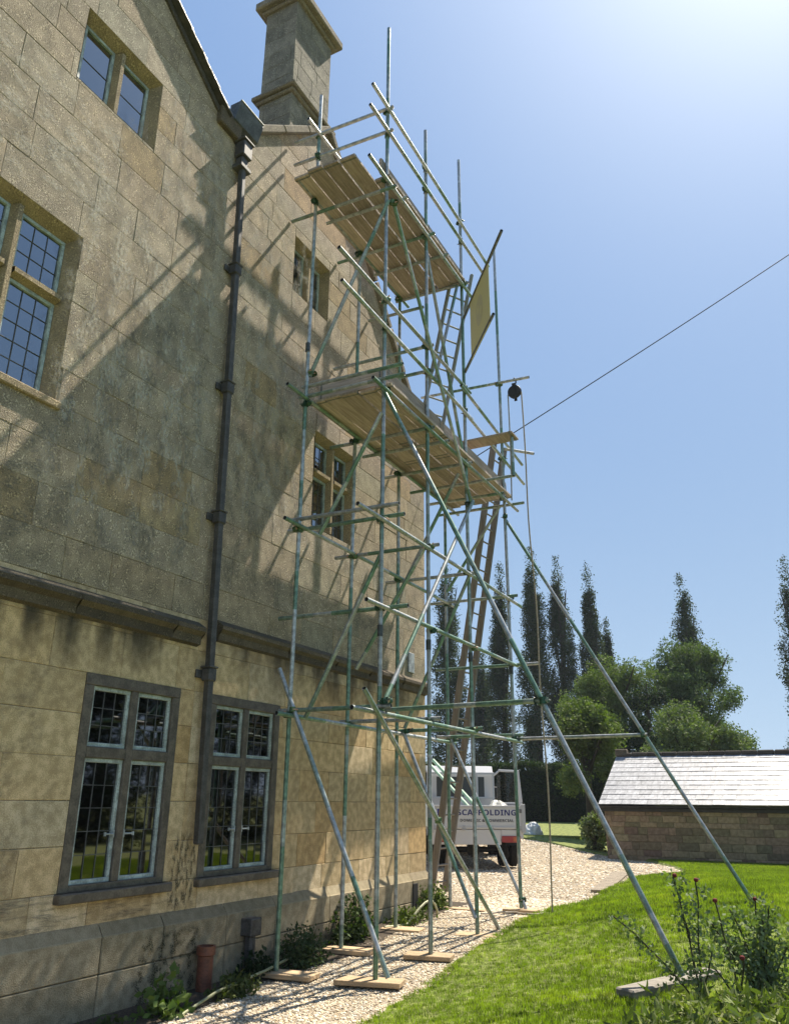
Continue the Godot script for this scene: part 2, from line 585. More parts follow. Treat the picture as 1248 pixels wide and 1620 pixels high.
# stone mullioned window recessed into the wall; z0 > z1
func mullion_window(house: Node, z0: float, z1: float, y0: float, y1: float, lights: int, transom: float, panes_up: Vector2i, panes_low: Vector2i, sill: bool, depth := -0.13) -> void:
	var win := group_node("window", house)
	var sc := Color(0.55, 0.445, 0.29)
	var jm := MB.new()
	var t := 0.075
	# splayed reveal: jambs, head and sill slope from the wall face to the frame
	for side in [[z0, z0 - t], [z1, z1 + t]]:
		var a := wp(side[0], y0, 0.0); var b := wp(side[0], y1, 0.0)
		var c := wp(side[1], y1 - t, depth + 0.01); var d := wp(side[1], y0 + t * 0.5, depth + 0.01)
		jm.face([a, b, c, d], Vector3(0.6, 0, signf(side[1] - side[0])), sc * 0.96)
	jm.face([wp(z0, y1, 0), wp(z1, y1, 0), wp(z1 + t, y1 - t, depth + 0.01), wp(z0 - t, y1 - t, depth + 0.01)], Vector3(0.6, -1, 0), sc)
	jm.face([wp(z0, y0, 0), wp(z1, y0, 0), wp(z1 + t, y0 + t * 0.5, depth + 0.01), wp(z0 - t, y0 + t * 0.5, depth + 0.01)], Vector3(0.6, 1, 0), sc)
	obj("jamb", jm, M.stone, win)
	if sill:
		var sm := MB.new()
		bx_wall(sm, z0 + 0.03, z1 - 0.05, y0 - 0.07, y0 + 0.004, -0.02, 0.035, sc, 0.01)
		obj("sill", sm, M.stone, win)
	var iz0 := z0 - t
	var iz1 := z1 + t
	var iy0 := y0 + t * 0.5
	var iy1 := y1 - t
	var mw := 0.1
	var lw := (iz0 - iz1 - mw * (lights - 1)) / lights
	var fcol := Color(0.44, 0.53, 0.52)
	for i in lights:
		var a := iz0 - i * (lw + mw)
		var b := a - lw
		if i < lights - 1:
			var mm := MB.new()
			var f := wp(b - mw * 0.5, 0, 0)
			var s := [Vector2(b, depth), Vector2(b - 0.028, depth + 0.09), Vector2(b - mw + 0.028, depth + 0.09), Vector2(b - mw, depth)]
			for k in 3:
				mm.face([wp(s[k].x, iy0, s[k].y), wp(s[k + 1].x, iy0, s[k + 1].y), wp(s[k + 1].x, iy1, s[k + 1].y), wp(s[k].x, iy1, s[k].y)], Vector3(1.0, 0, [1, 0, -1][k] * 2.0), sc * 1.05)
			obj("mullion", mm, M.stone, win)
		if transom > 0.0:
			var tm := MB.new()
			var s := [Vector2(transom - 0.05, depth), Vector2(transom - 0.022, depth + 0.088), Vector2(transom + 0.022, depth + 0.088), Vector2(transom + 0.05, depth)]
			for k in 3:
				tm.face([wp(a, s[k].x, s[k].y), wp(b, s[k].x, s[k].y), wp(b, s[k + 1].x, s[k + 1].y), wp(a, s[k + 1].x, s[k + 1].y)], Vector3(1.0, [-1, 0, 1][k] * 2.0, 0), sc * 1.05)
			obj("transom", tm, M.stone, win)
			casement(win, a, b, iy0, transom - 0.05, depth, panes_low.x, panes_low.y, fcol)
			casement(win, a, b, transom + 0.05, iy1, depth, panes_up.x, panes_up.y, fcol)
		else:
			casement(win, a, b, iy0, iy1, depth, panes_low.x, panes_low.y, fcol)

# brown painted frame standing flush with the wall, two lights with a transom
func timber_window(house: Node, z0: float, z1: float, y0: float, y1: float) -> void:
	var win := group_node("window", house)
	var fc := Color(0.145, 0.118, 0.092)
	var f := MB.new()
	var t := 0.095
	var ty := lerpf(y0, y1, 0.625)
	bx_wall(f, z0, z1, y1 - t, y1, -0.1, 0.012, fc, 0.006)
	bx_wall(f, z0, z0 - t, y0, y1 - t, -0.1, 0.0095, fc, 0.006)
	bx_wall(f, z1 + t, z1, y0, y1 - t, -0.1, 0.0095, fc, 0.006)
	bx_wall(f, z0 - t, z1 + t, y0, y0 + 0.05, -0.1, 0.008, fc, 0.004)
	var zm := (z0 + z1) * 0.5
	bx_wall(f, zm + 0.04, zm - 0.04, y0 + 0.05, y1 - t, -0.1, 0.006, fc, 0.006)
	bx_wall(f, z0 - t, zm + 0.04, ty - 0.045, ty + 0.045, -0.1, 0.003, fc, 0.006)
	bx_wall(f, zm - 0.04, z1 + t, ty - 0.045, ty + 0.045, -0.1, 0.003, fc, 0.006)
	obj("frame", f, M.paint, win)
	var s := MB.new()
	bx_wall(s, z0 + 0.03, z1 - 0.06, y0 - 0.075, y0 - 0.002, -0.05, 0.075, fc * 1.1, 0.008)
	obj("sill", s, M.paint, win)
	var fcol := Color(0.46, 0.54, 0.52)
	for i in 2:
		var a := z0 - t if i == 0 else zm - 0.04
		var b := zm + 0.04 if i == 0 else z1 + t
		casement(win, a, b, y0 + 0.05, ty - 0.045, -0.03, 3, 5, fcol, 1 if i == 0 else -1)
		casement(win, a, b, ty + 0.045, y1 - t, -0.03, 3, 3, fcol)

func string_course(house: Node, z0: float, z1: float, y0: float, y1: float, d: float, col: Color) -> void:
	# moulded band in separate lengths
	var z := z0
	while z > z1 + 0.05:
		var e := maxf(z1, z - rng.randf_range(0.8, 1.3))
		if e - z1 < 0.3:
			e = z1
		var prof := [Vector2(0.0, y0), Vector2(d * 0.45, y0 + 0.02), Vector2(d * 0.5, lerpf(y0, y1, 0.4)), Vector2(d, lerpf(y0, y1, 0.55)), Vector2(d, lerpf(y0, y1, 0.72)), Vector2(0.0, y1)]
		var mb := MB.new()
		var a := z - 0.003
		var b := e + 0.003
		for k in prof.size() - 1:
			var outv := Vector3(1.0, [-1, 0, -1, 0, 1][k] * 1.0, 0)
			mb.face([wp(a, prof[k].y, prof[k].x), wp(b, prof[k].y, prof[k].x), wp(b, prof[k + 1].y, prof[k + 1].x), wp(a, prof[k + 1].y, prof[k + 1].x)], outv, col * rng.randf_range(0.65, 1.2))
		for en in [[a, 1.0], [b, -1.0]]:
			var q := []
			for p in prof:
				q.append(wp(en[0], p.y, p.x))
			mb.face(q, Vector3(0, 0, en[1]), col)
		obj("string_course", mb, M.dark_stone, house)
		z = e

func build_house() -> void:
	var house := thing("stone_house", "tall old golden stone house with two gables, leaded windows and a big chimney", "house")
	# ---- openings: z0 (near) > z1 (far)
	var W1 := [-4.81, -5.96, 0.90, 2.60]
	var W2 := [-6.41, -7.60, 0.90, 2.60]
	var U1 := [-2.25, -4.06, 4.81, 6.52]
	var A1 := [-3.70, -4.74, 8.16, 9.08]
	var R1 := [-7.36, -8.24, 8.06, 8.93]
	var R2 := [-8.06, -9.12, 4.92, 6.26]
	var Z0 := 2.4            # near end of the house
	var ZV := -6.16          # valley between the gables
	var ZE := -11.42         # far corner
	# outlines in (u = -z, v = y)
	var left_poly := PackedVector2Array([Vector2(-Z0, -0.4), Vector2(-ZV, -0.4), Vector2(-ZV, 9.2), Vector2(5.62, 9.58), Vector2(2.2, 12.0), Vector2(-Z0, 9.2)])
	var right_poly := PackedVector2Array([Vector2(-ZV, -0.4), Vector2(-ZE, -0.4), Vector2(-ZE, 7.3), Vector2(8.02, 11.32), Vector2(6.4, 9.93), Vector2(-ZV, 9.72)])
	var U := Vector3(0, 0, -1)
	var V := Vector3(0, 1, 0)
	var Wn := Vector3(1, 0, 0)
	var O := Vector3(WX, 0, 0)
	var holes := []
	for h in [W1, W2, U1, A1, R1, R2]:
		holes.append([-h[0], h[2], -h[1], h[3]])
	# wall body: mortar bed just behind the stone faces, with the openings left out
	for wl in [["left_gable_wall", left_poly], ["right_gable_wall", right_poly]]:
		var poly: PackedVector2Array = wl[1]
		var pieces := [poly]
		for h in holes:
			var nx := []
			var hp := PackedVector2Array([Vector2(h[0], h[1]), Vector2(h[2], h[1]), Vector2(h[2], h[3]), Vector2(h[0], h[3])])
			for p in pieces:
				# cut each outline along the hole's sides so that no ring remains
				var big := 50.0
				var cuts := [
					PackedVector2Array([Vector2(-big, -big), Vector2(h[0], -big), Vector2(h[0], big), Vector2(-big, big)]),
					PackedVector2Array([Vector2(h[2], -big), Vector2(big, -big), Vector2(big, big), Vector2(h[2], big)]),
					PackedVector2Array([Vector2(h[0], -big), Vector2(h[2], -big), Vector2(h[2], h[1]), Vector2(h[0], h[1])]),
					PackedVector2Array([Vector2(h[0], h[3]), Vector2(h[2], h[3]), Vector2(h[2], big), Vector2(h[0], big)])]
				if Geometry2D.intersect_polygons(p, hp).is_empty():
					nx.append(p)
				else:
					for c in cuts:
						for q in Geometry2D.intersect_polygons(p, c):
							nx.append(q)
			pieces = nx
		var mb := MB.new()
		for p in pieces:
			var idx := Geometry2D.triangulate_polygon(p)
			for i in range(0, idx.size(), 3):
				var a := [p[idx[i]], p[idx[i + 1]], p[idx[i + 2]]]
				var f := []
				var bk := []
				for q in a:
					f.append(Vector3(WX - 0.008, q.y, -q.x))
					bk.append(Vector3(WX - 0.35, q.y, -q.x))
				mb.face(f, Wn)
				mb.face(bk, -Wn)
		for h in holes:
			# thickness of the wall round each opening
			var q := [Vector2(h[0], h[1]), Vector2(h[2], h[1]), Vector2(h[2], h[3]), Vector2(h[0], h[3])]
			if not Geometry2D.is_point_in_polygon((q[0] + q[2]) * 0.5, poly):
				continue
			for i in 4:
				var a: Vector2 = q[i]
				var b: Vector2 = q[(i + 1) % 4]
				var cc: Vector2 = (q[0] + q[2]) * 0.5 - (a + b) * 0.5
				mb.face([Vector3(WX - 0.14, a.y, -a.x), Vector3(WX - 0.14, b.y, -b.x), Vector3(WX - 0.35, b.y, -b.x), Vector3(WX - 0.35, a.y, -a.x)], Vector3(0, cc.y, -cc.x))
		var wall := obj(wl[0], mb, M.mortar, house)
		# the stones themselves
		var sp := poly
		if wl[0] == "left_gable_wall":
			sp = PackedVector2Array([Vector2(1.7, 0.62), Vector2(-ZV, 0.62), Vector2(-ZV, 9.2), Vector2(5.62, 9.58), Vector2(2.2, 12.0), Vector2(1.7, 11.6)])
		else:
			sp = PackedVector2Array([Vector2(-ZV, 0.62), Vector2(-ZE, 0.62), Vector2(-ZE, 7.3), Vector2(8.02, 11.32), Vector2(6.4, 9.93), Vector2(-ZV, 9.72)])
		var courses := [0.62, 0.90, 1.24, 1.58, 1.92, 2.26, 2.60, 3.0, 3.32, 3.68, 4.06, 4.44, 4.81, 5.15, 5.49, 5.83, 6.17, 6.52, 6.90, 7.30, 7.70, 8.12, 8.46, 8.78, 9.08, 9.46, 9.84, 10.22, 10.6, 11.0, 11.4, 11.8, 12.2]
		lay_stones(wall, sp, holes, courses, Vector2(0.5, 1.05), O, U, V, Wn, wall_tone, M.stone)
	# plinth with a sloped top, in lengths
	var z := -1.6
	while z > ZE + 0.02:
		var e := maxf(ZE, z - rng.randf_range(0.7, 1.25))
		if e - ZE < 0.3:
			e = ZE
		for half in 2:
			var mb := MB.new()
			var k := rng.randf_range(0.85, 1.15)
			var col := Color(0.36 * k, 0.305 * k, 0.20 * k)
			var y0 := -0.4 if half == 0 else 0.29
			var y1 := 0.285 if half == 0 else 0.56
			var a := z - 0.003
			var b := e + 0.003
			var dd := 0.07 + rng.randf_range(-0.003, 0.003)
			mb.bx(Vector3(WX - 0.05, y0, b), Vector3(WX + dd, y1, a), col, 0.008)
			if half == 1:
				mb.face([wp(a, y1 - 0.012, dd - 0.002), wp(b, y1 - 0.012, dd - 0.002), wp(b, 0.65, 0.0), wp(a, 0.65, 0.0)], Vector3(1, 1, 0), col * 0.85)
			obj("plinth", mb, M.stone_low, house)
		z = e
	# string courses
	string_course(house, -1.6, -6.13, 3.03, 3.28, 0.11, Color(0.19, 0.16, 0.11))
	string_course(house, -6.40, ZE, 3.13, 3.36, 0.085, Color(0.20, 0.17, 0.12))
	# end wall, back and roofs close the building
	var shell := MB.new()
	shell.bx(Vector3(-12.5, -0.4, ZE), Vector3(WX - 0.351, 7.3, ZE + 0.3), Color(0.36, 0.29, 0.17), 0.0)
	shell.bx(Vector3(-12.5, -0.4, Z0 - 0.3), Vector3(WX - 0.351, 9.0, Z0), Color(0.36, 0.29, 0.17), 0.0)
	shell.bx(Vector3(-12.9, -0.4, ZE), Vector3(-12.51, 9.2, Z0), Color(0.36, 0.29, 0.17), 0.0)
	obj("shell_wall", shell, M.stone, house)
	var inner := MB.new()
	for y in [0.35, 3.1, 6.9]:
		inner.bx(Vector3(-12.45, y - 0.3, ZE + 0.35), Vector3(WX - 0.36, y, Z0 - 0.35), Color(0.2, 0.16, 0.12), 0.0)
	inner.bx(Vector3(-8.6, 0.4, ZE + 0.4), Vector3(-8.5, 9.0, Z0 - 0.4), Color(0.25, 0.23, 0.2), 0.0)
	obj("floor", inner, M.dark, house)
	var roof := MB.new()
	var slabs := [[Vector2(2.2, 12.0), Vector2(6.16, 9.2)], [Vector2(2.2, 12.0), Vector2(-2.7, 9.0)], [Vector2(8.02, 11.32), Vector2(6.16, 9.5)], [Vector2(8.02, 11.32), Vector2(11.62, 7.05)]]
	for s in slabs:
		var a: Vector2 = s[0]
		var b: Vector2 = s[1]
		var nn := (b - a).orthogonal().normalized()
		if nn.y < 0: nn = -nn
		var p := [a + nn * 0.02, b + nn * 0.02, b + nn * 0.1, a + nn * 0.1]
		var x0 := WX - 0.02
		var x1 := -12.95
		for i in 4:
			var q0: Vector2 = p[i]
			var q1: Vector2 = p[(i + 1) % 4]
			var outv: Vector2 = ((q0 + q1) * 0.5 - (p[0] + p[2]) * 0.5)
			roof.face([Vector3(x0, q0.y, -q0.x), Vector3(x0, q1.y, -q1.x), Vector3(x1, q1.y, -q1.x), Vector3(x1, q0.y, -q0.x)], Vector3(0, outv.y, -outv.x), Color(0.13, 0.12, 0.1))
		for xx in [[x0, 1.0], [x1, -1.0]]:
			var q := []
			for k in p:
				q.append(Vector3(xx[0], k.y, -k.x))
			roof.face(q, Vector3(xx[1], 0, 0), Color(0.13, 0.12, 0.1))
	obj("roof", roof, M.slate, house)
	# verge slates along the left gable, each a piece
	var va := Vector2(2.0, 12.16)
	var vb := Vector2(5.75, 9.52)
	var nv := 14
	for i in nv:
		var a := va.lerp(vb, float(i) / nv)
		var b := va.lerp(vb, (i + 1.12) / nv)
		var mb := MB.new()
		mb.bar(Vector3(WX - 0.06, a.y + 0.03, -a.x), Vector3(WX - 0.06, b.y + 0.055, -b.x), 0.03, 0.34, Vector3.RIGHT, Color(0.10, 0.095, 0.085) * rng.randf_range(0.8, 1.25), 0.004)
		obj("verge_slate", mb, M.slate, house)
	var bm := MB.new()
	bm.bar(Vector3(WX + 0.005, va.y - 0.06, -va.x), Vector3(WX + 0.005, vb.y - 0.06, -vb.x), 0.07, 0.05, Vector3.RIGHT, Color(0.14, 0.125, 0.1), 0.004)
	obj("verge_fillet", bm, M.stone, house)
	# coping stones of the right gable
	for rk in [[Vector2(6.3, 9.84), Vector2(8.0, 11.36), 3], [Vector2(8.04, 11.36), Vector2(11.55, 7.18), 7]]:
		for i in rk[2]:
			var a: Vector2 = (rk[0] as Vector2).lerp(rk[1], (i + 0.01) / rk[2])
			var b: Vector2 = (rk[0] as Vector2).lerp(rk[1], (i + 0.99) / rk[2])
			var mb := MB.new()
			var k := rng.randf_range(0.85, 1.1)
			mb.bar(Vector3(WX - 0.12, a.y, -a.x), Vector3(WX - 0.12, b.y, -b.x), 0.11, 0.40, Vector3.RIGHT, Color(0.36 * k, 0.32 * k, 0.24 * k), 0.015)
			obj("coping_stone", mb, M.stone, house)
	# kneeler at the foot of the left verge and the lead valley box
	var kn := MB.new()
	kn.bx(Vector3(WX - 0.25, 9.36, -6.02), Vector3(WX + 0.07, 9.62, -5.62), Color(0.22, 0.18, 0.12), 0.015)
	obj("kneeler", kn, M.stone, house)
	var box := MB.new()
	var lc := Color(0.12, 0.13, 0.13)
	var g0 := -5.84
	var g1 := -6.30
	var pr := [Vector2(0.0, 9.55), Vector2(0.09, 9.58), Vector2(0.165, 9.8), Vector2(0.165, 9.83), Vector2(0.0, 9.83)]
	for k in 4:
		box.face([wp(g0, pr[k].y, pr[k].x), wp(g1, pr[k].y, pr[k].x), wp(g1, pr[k + 1].y, pr[k + 1].x), wp(g0, pr[k + 1].y, pr[k + 1].x)], Vector3([0.1, 1, 1, 0][k], [-1, -0.3, 0, 1][k], 0), lc)
	for en in [[g0, 1.0], [g1, -1.0]]:
		var q := []
		for p in pr:
			q.append(wp(en[0], p.y, p.x))
		box.face(q, Vector3(0, 0, en[1]), lc)
	box.bx(wp(g1, 9.83, 0.15), wp(g0, 9.845, 0.18), Color(0.45, 0.47, 0.47), 0.003)
	obj("lead_gutter", box, M.lead, house)
	# downpipe: hopper head, pipe in lengths, collars with ears
	var pc := Color(0.085, 0.082, 0.078)
	var hp := MB.new()
	for st in [[0.085, 9.12, 9.34, 0.15], [0.06, 9.0, 9.12, 0.115]]:
		hp.bx(Vector3(WX + 0.01, st[1], -6.06 - st[0]), Vector3(WX + 0.01 + st[3], st[2], -6.06 + st[0]), pc, 0.012)
	hp.bx(Vector3(WX + 0.005, 9.35, -6.06 - 0.1), Vector3(WX + 0.175, 9.38, -6.06 + 0.1), pc * 1.2, 0.006)
	hp.bx(Vector3(WX + 0.005, 8.93, -6.06 - 0.1), Vector3(WX + 0.15, 8.99, -6.06 + 0.1), pc * 1.2, 0.008)
	obj("hopper_head", hp, M.paint, house)
	var joints := [9.0, 7.5, 5.95, 4.42, 2.78, 1.2]
	for i in joints.size() - 1:
		var pm := MB.new()
		var zt: float = lerpf(-6.06, -6.3, (9.0 - joints[i]) / 7.8)
		var zb: float = lerpf(-6.06, -6.3, (9.0 - joints[i + 1]) / 7.8)
		pm.bar(Vector3(WX + 0.085, joints[i], zt), Vector3(WX + 0.085, joints[i + 1], zb), 0.078, 0.075, Vector3.BACK, pc, 0.012)
		obj("downpipe", pm, M.paint, house)
		if i > 0:
			var cm := MB.new()
			cm.bx(Vector3(WX + 0.03, joints[i] - 0.08, zt - 0.056), Vector3(WX + 0.138, joints[i] + 0.05, zt + 0.056), pc, 0.012)
			cm.bx(Vector3(WX + 0.004, joints[i] - 0.05, zt - 0.12), Vector3(WX + 0.03, joints[i] + 0.03, zt + 0.12), pc, 0.005)
			cm.bx(Vector3(WX + 0.012, joints[i] + 0.05, zt - 0.064), Vector3(WX + 0.146, joints[i] + 0.07, zt + 0.064), pc * 1.3, 0.006)
			obj("pipe_collar", cm, M.paint, house)
	# small cast outlets low on the wall, and a vent plate
	var d1 := MB.new()
	d1.bx(Vector3(WX + 0.06, 0.34, -7.22), Vector3(WX + 0.2, 0.5, -7.05), pc, 0.01)
	d1.bar(Vector3(WX + 0.13, 0.35, -7.135), Vector3(WX + 0.13, -0.1, -7.135), 0.09, 0.09, Vector3.BACK, pc, 0.02)
	obj("drain_hopper", d1, M.paint, house)
	var d2 := MB.new()
	d2.bx(Vector3(WX + 0.069, 0.02, -10.98), Vector3(WX + 0.085, 0.52, -10.84), Color(0.01, 0.01, 0.01), 0.004)
	obj("plinth_slot", d2, M.dark, house)
	var vt := MB.new()
	bx_wall(vt, -10.80, -10.99, 3.42, 3.72, 0.004, 0.03, Color(0.42, 0.47, 0.5), 0.006)
	obj("vent_plate", vt, M.paint, house)
	# rain streaks under the string course, lichen and moss
	var sk := stain_map(512, 96, 91, true)
	stain(house, -1.7, -6.15, 2.42, 3.03, 0.0085, sk, Color(0.05, 0.045, 0.03), 0.85)
	stain(house, -6.4, -11.4, 2.5, 3.13, 0.0085, sk, Color(0.06, 0.05, 0.035), 0.7)
	var bl := stain_map(384, 384, 92, false)
	var dk := Color(0.17, 0.16, 0.13)
	for e in [[-3.9, -6.1, 3.3, 6.6, 0.4], [-4.15, -6.0, 5.6, 8.9, 0.25], [-1.7, -4.3, 3.28, 4.72, 0.45], [-6.3, -8.02, 3.4, 6.8, 0.4], [-8.3, -11.4, 3.4, 4.85, 0.35], [-1.7, -3.6, 6.6, 9.2, 0.25], [-4.8, -5.9, 7.4, 9.4, 0.2], [-6.2, -7.3, 6.6, 9.0, 0.2], [-1.7, -4.75, 0.6, 2.9, 0.22], [-1.7, -6.3, 0.62, 0.92, 0.5]]:
		stain(house, e[0], e[1], e[2], e[3], 0.0075 + rng.randf() * 0.002, bl, dk, e[4])
	var bl2 := stain_map(384, 384, 97, false)
	for e in [[-3.9, -6.1, 3.6, 7.6, 0.5], [-1.7, -4.6, 6.55, 8.1, 0.45], [-4.8, -6.1, 7.2, 9.4, 0.4], [-6.3, -8.0, 4.4, 7.6, 0.45], [-6.2, -8.0, 7.0, 9.4, 0.35], [-8.3, -11.3, 6.3, 8.0, 0.3]]:
		stain(house, e[0], e[1], e[2], e[3], 0.0062 + rng.randf() * 0.001, bl2, Color(0.60, 0.57, 0.48), e[4])
	stain(house, -6.02, -6.4, 0.62, 1.35, 0.009, bl, Color(0.03, 0.035, 0.015), 0.9)
	stain(house, -5.6, -6.5, -0.1, 0.56, 0.078, bl, Color(0.03, 0.035, 0.015), 0.9)
	# windows
	timber_window(house, W1[0], W1[1], W1[2], W1[3])
	timber_window(house, W2[0], W2[1], W2[2], W2[3])
	mullion_window(house, U1[0], U1[1], U1[2], U1[3], 3, 5.82, Vector2i(3, 3), Vector2i(3, 5), true)
	mullion_window(house, A1[0], A1[1], A1[2], A1[3], 2, 0.0, Vector2i(1, 1), Vector2i(1, 2), false)
	mullion_window(house, R1[0], R1[1], R1[2], R1[3], 2, 0.0, Vector2i(1, 1), Vector2i(2, 3), false)
	mullion_window(house, R2[0], R2[1], R2[2], R2[3], 2, 5.73, Vector2i(3, 2), Vector2i(3, 4), false)
	# chimney stack
	var chim := group_node("chimney", house)
	var cx0 := -6.06
	var cx1 := WX - 0.03
	var cz0 := -7.1
	var cz1 := -8.06
	var core := MB.new()
	core.bx(Vector3(cx0 + 0.008, 9.0, cz1 + 0.008), Vector3(cx1 - 0.008, 13.5, cz0 - 0.008), Color(0.24, 0.2, 0.14), 0.0)
	obj("stack", core, M.mortar, chim)
	var ct := func(_c): 
		var k := rng.randf_range(0.8, 1.15)
		return Color(0.44 * k, 0.41 * k, 0.335 * k)
	var cc := [10.3, 10.62, 10.92, 11.2, 11.42, 11.7, 11.98, 12.26, 12.54, 12.82, 13.1, 13.4]
	var xw := cx1 - cx0
	lay_stones(chim, PackedVector2Array([Vector2(0, 10.5), Vector2(xw, 10.5), Vector2(xw, 13.2), Vector2(0, 13.2)]), [], cc, Vector2(0.25, 0.5), Vector3(cx0, 0, cz0), Vector3.RIGHT, V, Vector3.BACK, ct, M.stone)
	lay_stones(chim, PackedVector2Array([Vector2(0, 10.3), Vector2(cz0 - cz1, 10.3), Vector2(cz0 - cz1, 13.2), Vector2(0, 13.2)]), [], cc, Vector2(0.28, 0.55), Vector3(cx1, 0, cz0), U, V, Wn, ct, M.stone)
	for b in [[11.3, 11.36, 0.05], [11.36, 11.43, 0.10], [13.14, 13.2, 0.06], [13.2, 13.34, 0.14]]:
		var mb := MB.new()
		mb.bx(Vector3(cx0 - b[2], b[0], cz1 - b[2]), Vector3(cx1 + b[2], b[1], cz0 + b[2]), Color(0.40, 0.36, 0.28), 0.02)
		obj("chimney_moulding", mb, M.stone, chim)

# ------------------------------------------------------------------ scaffold
const GALV := Color(0.55, 0.575, 0.585)
const GREEN := Color(0.06, 0.17, 0.09)
const TR := 0.0242

func pole(parent: Node, called: String, a: Vector3, b: Vector3, marks := 0.35) -> void:
	var mb := MB.new()
	var ln := (b - a).length()
	var k := maxi(3, int(ln / 0.22))
	var cols := []
	var f := rng.randf() * 100.0
	var nz := FastNoiseLite.new()
	nz.seed = rng.randi() % 1000
	nz.frequency = 0.16
	var shade := rng.randf_range(0.8, 1.12)
	for i in k:
		var t := clampf((nz.get_noise_1d(f + i) + marks - 0.27) * 3.0, 0.0, 1.0)
		cols.append((GALV * shade).lerp(Color(0.17, 0.34, 0.22).lerp(GREEN, rng.randf() * 0.45), t * 0.85))
	mb.tube(a, b, TR, 12, Color.WHITE, cols)
	mb.ends(a, b, TR, Color(0.01, 0.01, 0.01), 12)
	obj(called, mb, M.galv, parent)

var clip_mesh: ArrayMesh
func clip(parent: Node, at: Vector3, dir := Vector3.UP) -> void:
	if clip_mesh == null:
		var mb := MB.new()
		var gc := Color(0.045, 0.12, 0.07)
		mb.tube(Vector3(0, -0.03, 0), Vector3(0, 0.03, 0), 0.034, 10, gc)
		mb.face([Vector3(0.03, 0.03, 0), Vector3(0, 0.03, 0.03), Vector3(-0.03, 0.03, 0), Vector3(0, 0.03, -0.03)], Vector3.UP, gc)
		mb.face([Vector3(0.03, -0.03, 0), Vector3(0, -0.03, 0.03), Vector3(-0.03, -0.03, 0), Vector3(0, -0.03, -0.03)], Vector3.DOWN, gc)
		mb.tube(Vector3(0.045, 0.0, -0.032), Vector3(0.045, 0.0, 0.032), 0.034, 10, gc)
		mb.bx(Vector3(-0.05, -0.02, -0.012), Vector3(-0.03, 0.02, 0.03), gc * 1.4, 0.004)
		mb.tube(Vector3(-0.045, 0, 0.0), Vector3(-0.045, 0, 0.055), 0.008, 6, Color(0.3, 0.3, 0.28))
		mb.tube(Vector3(0.03, 0.0, 0.0), Vector3(0.085, 0.035, 0.0), 0.009, 6, Color(0.3, 0.3, 0.28))
		clip_mesh = mb.mesh()
	var o := obj("coupler", clip_mesh, M.coupler if rng.randf() < 0.65 else M.coupler_rust, parent)
	o.position = at
	o.rotation = Vector3(0, rng.randf() * TAU, rng.randf_range(-0.1, 0.1) + (0.0 if dir == Vector3.UP else PI / 2))

func board(parent: Node, a: Vector3, b: Vector3, w: float, th: float, up: Vector3, called := "board") -> void:
	var k := rng.randf_range(0.68, 1.15)
	var mb := MB.new()
	mb.bar(a, b, w, th, up, Color(0.52 * k, 0.425 * k, 0.36 * k), 0.004)
	# steel hoops at the board ends
	for e in [[a, (b - a).normalized()], [b, (a - b).normalized()]]:
		mb.bar(e[0] + e[1] * 0.03, e[0] + e[1] * 0.055, w + 0.004, th + 0.004, up, Color(0.2, 0.2, 0.19), 0.001)
	obj(called, mb, M.wood if called == "toe_board" else M.wood_long, parent)

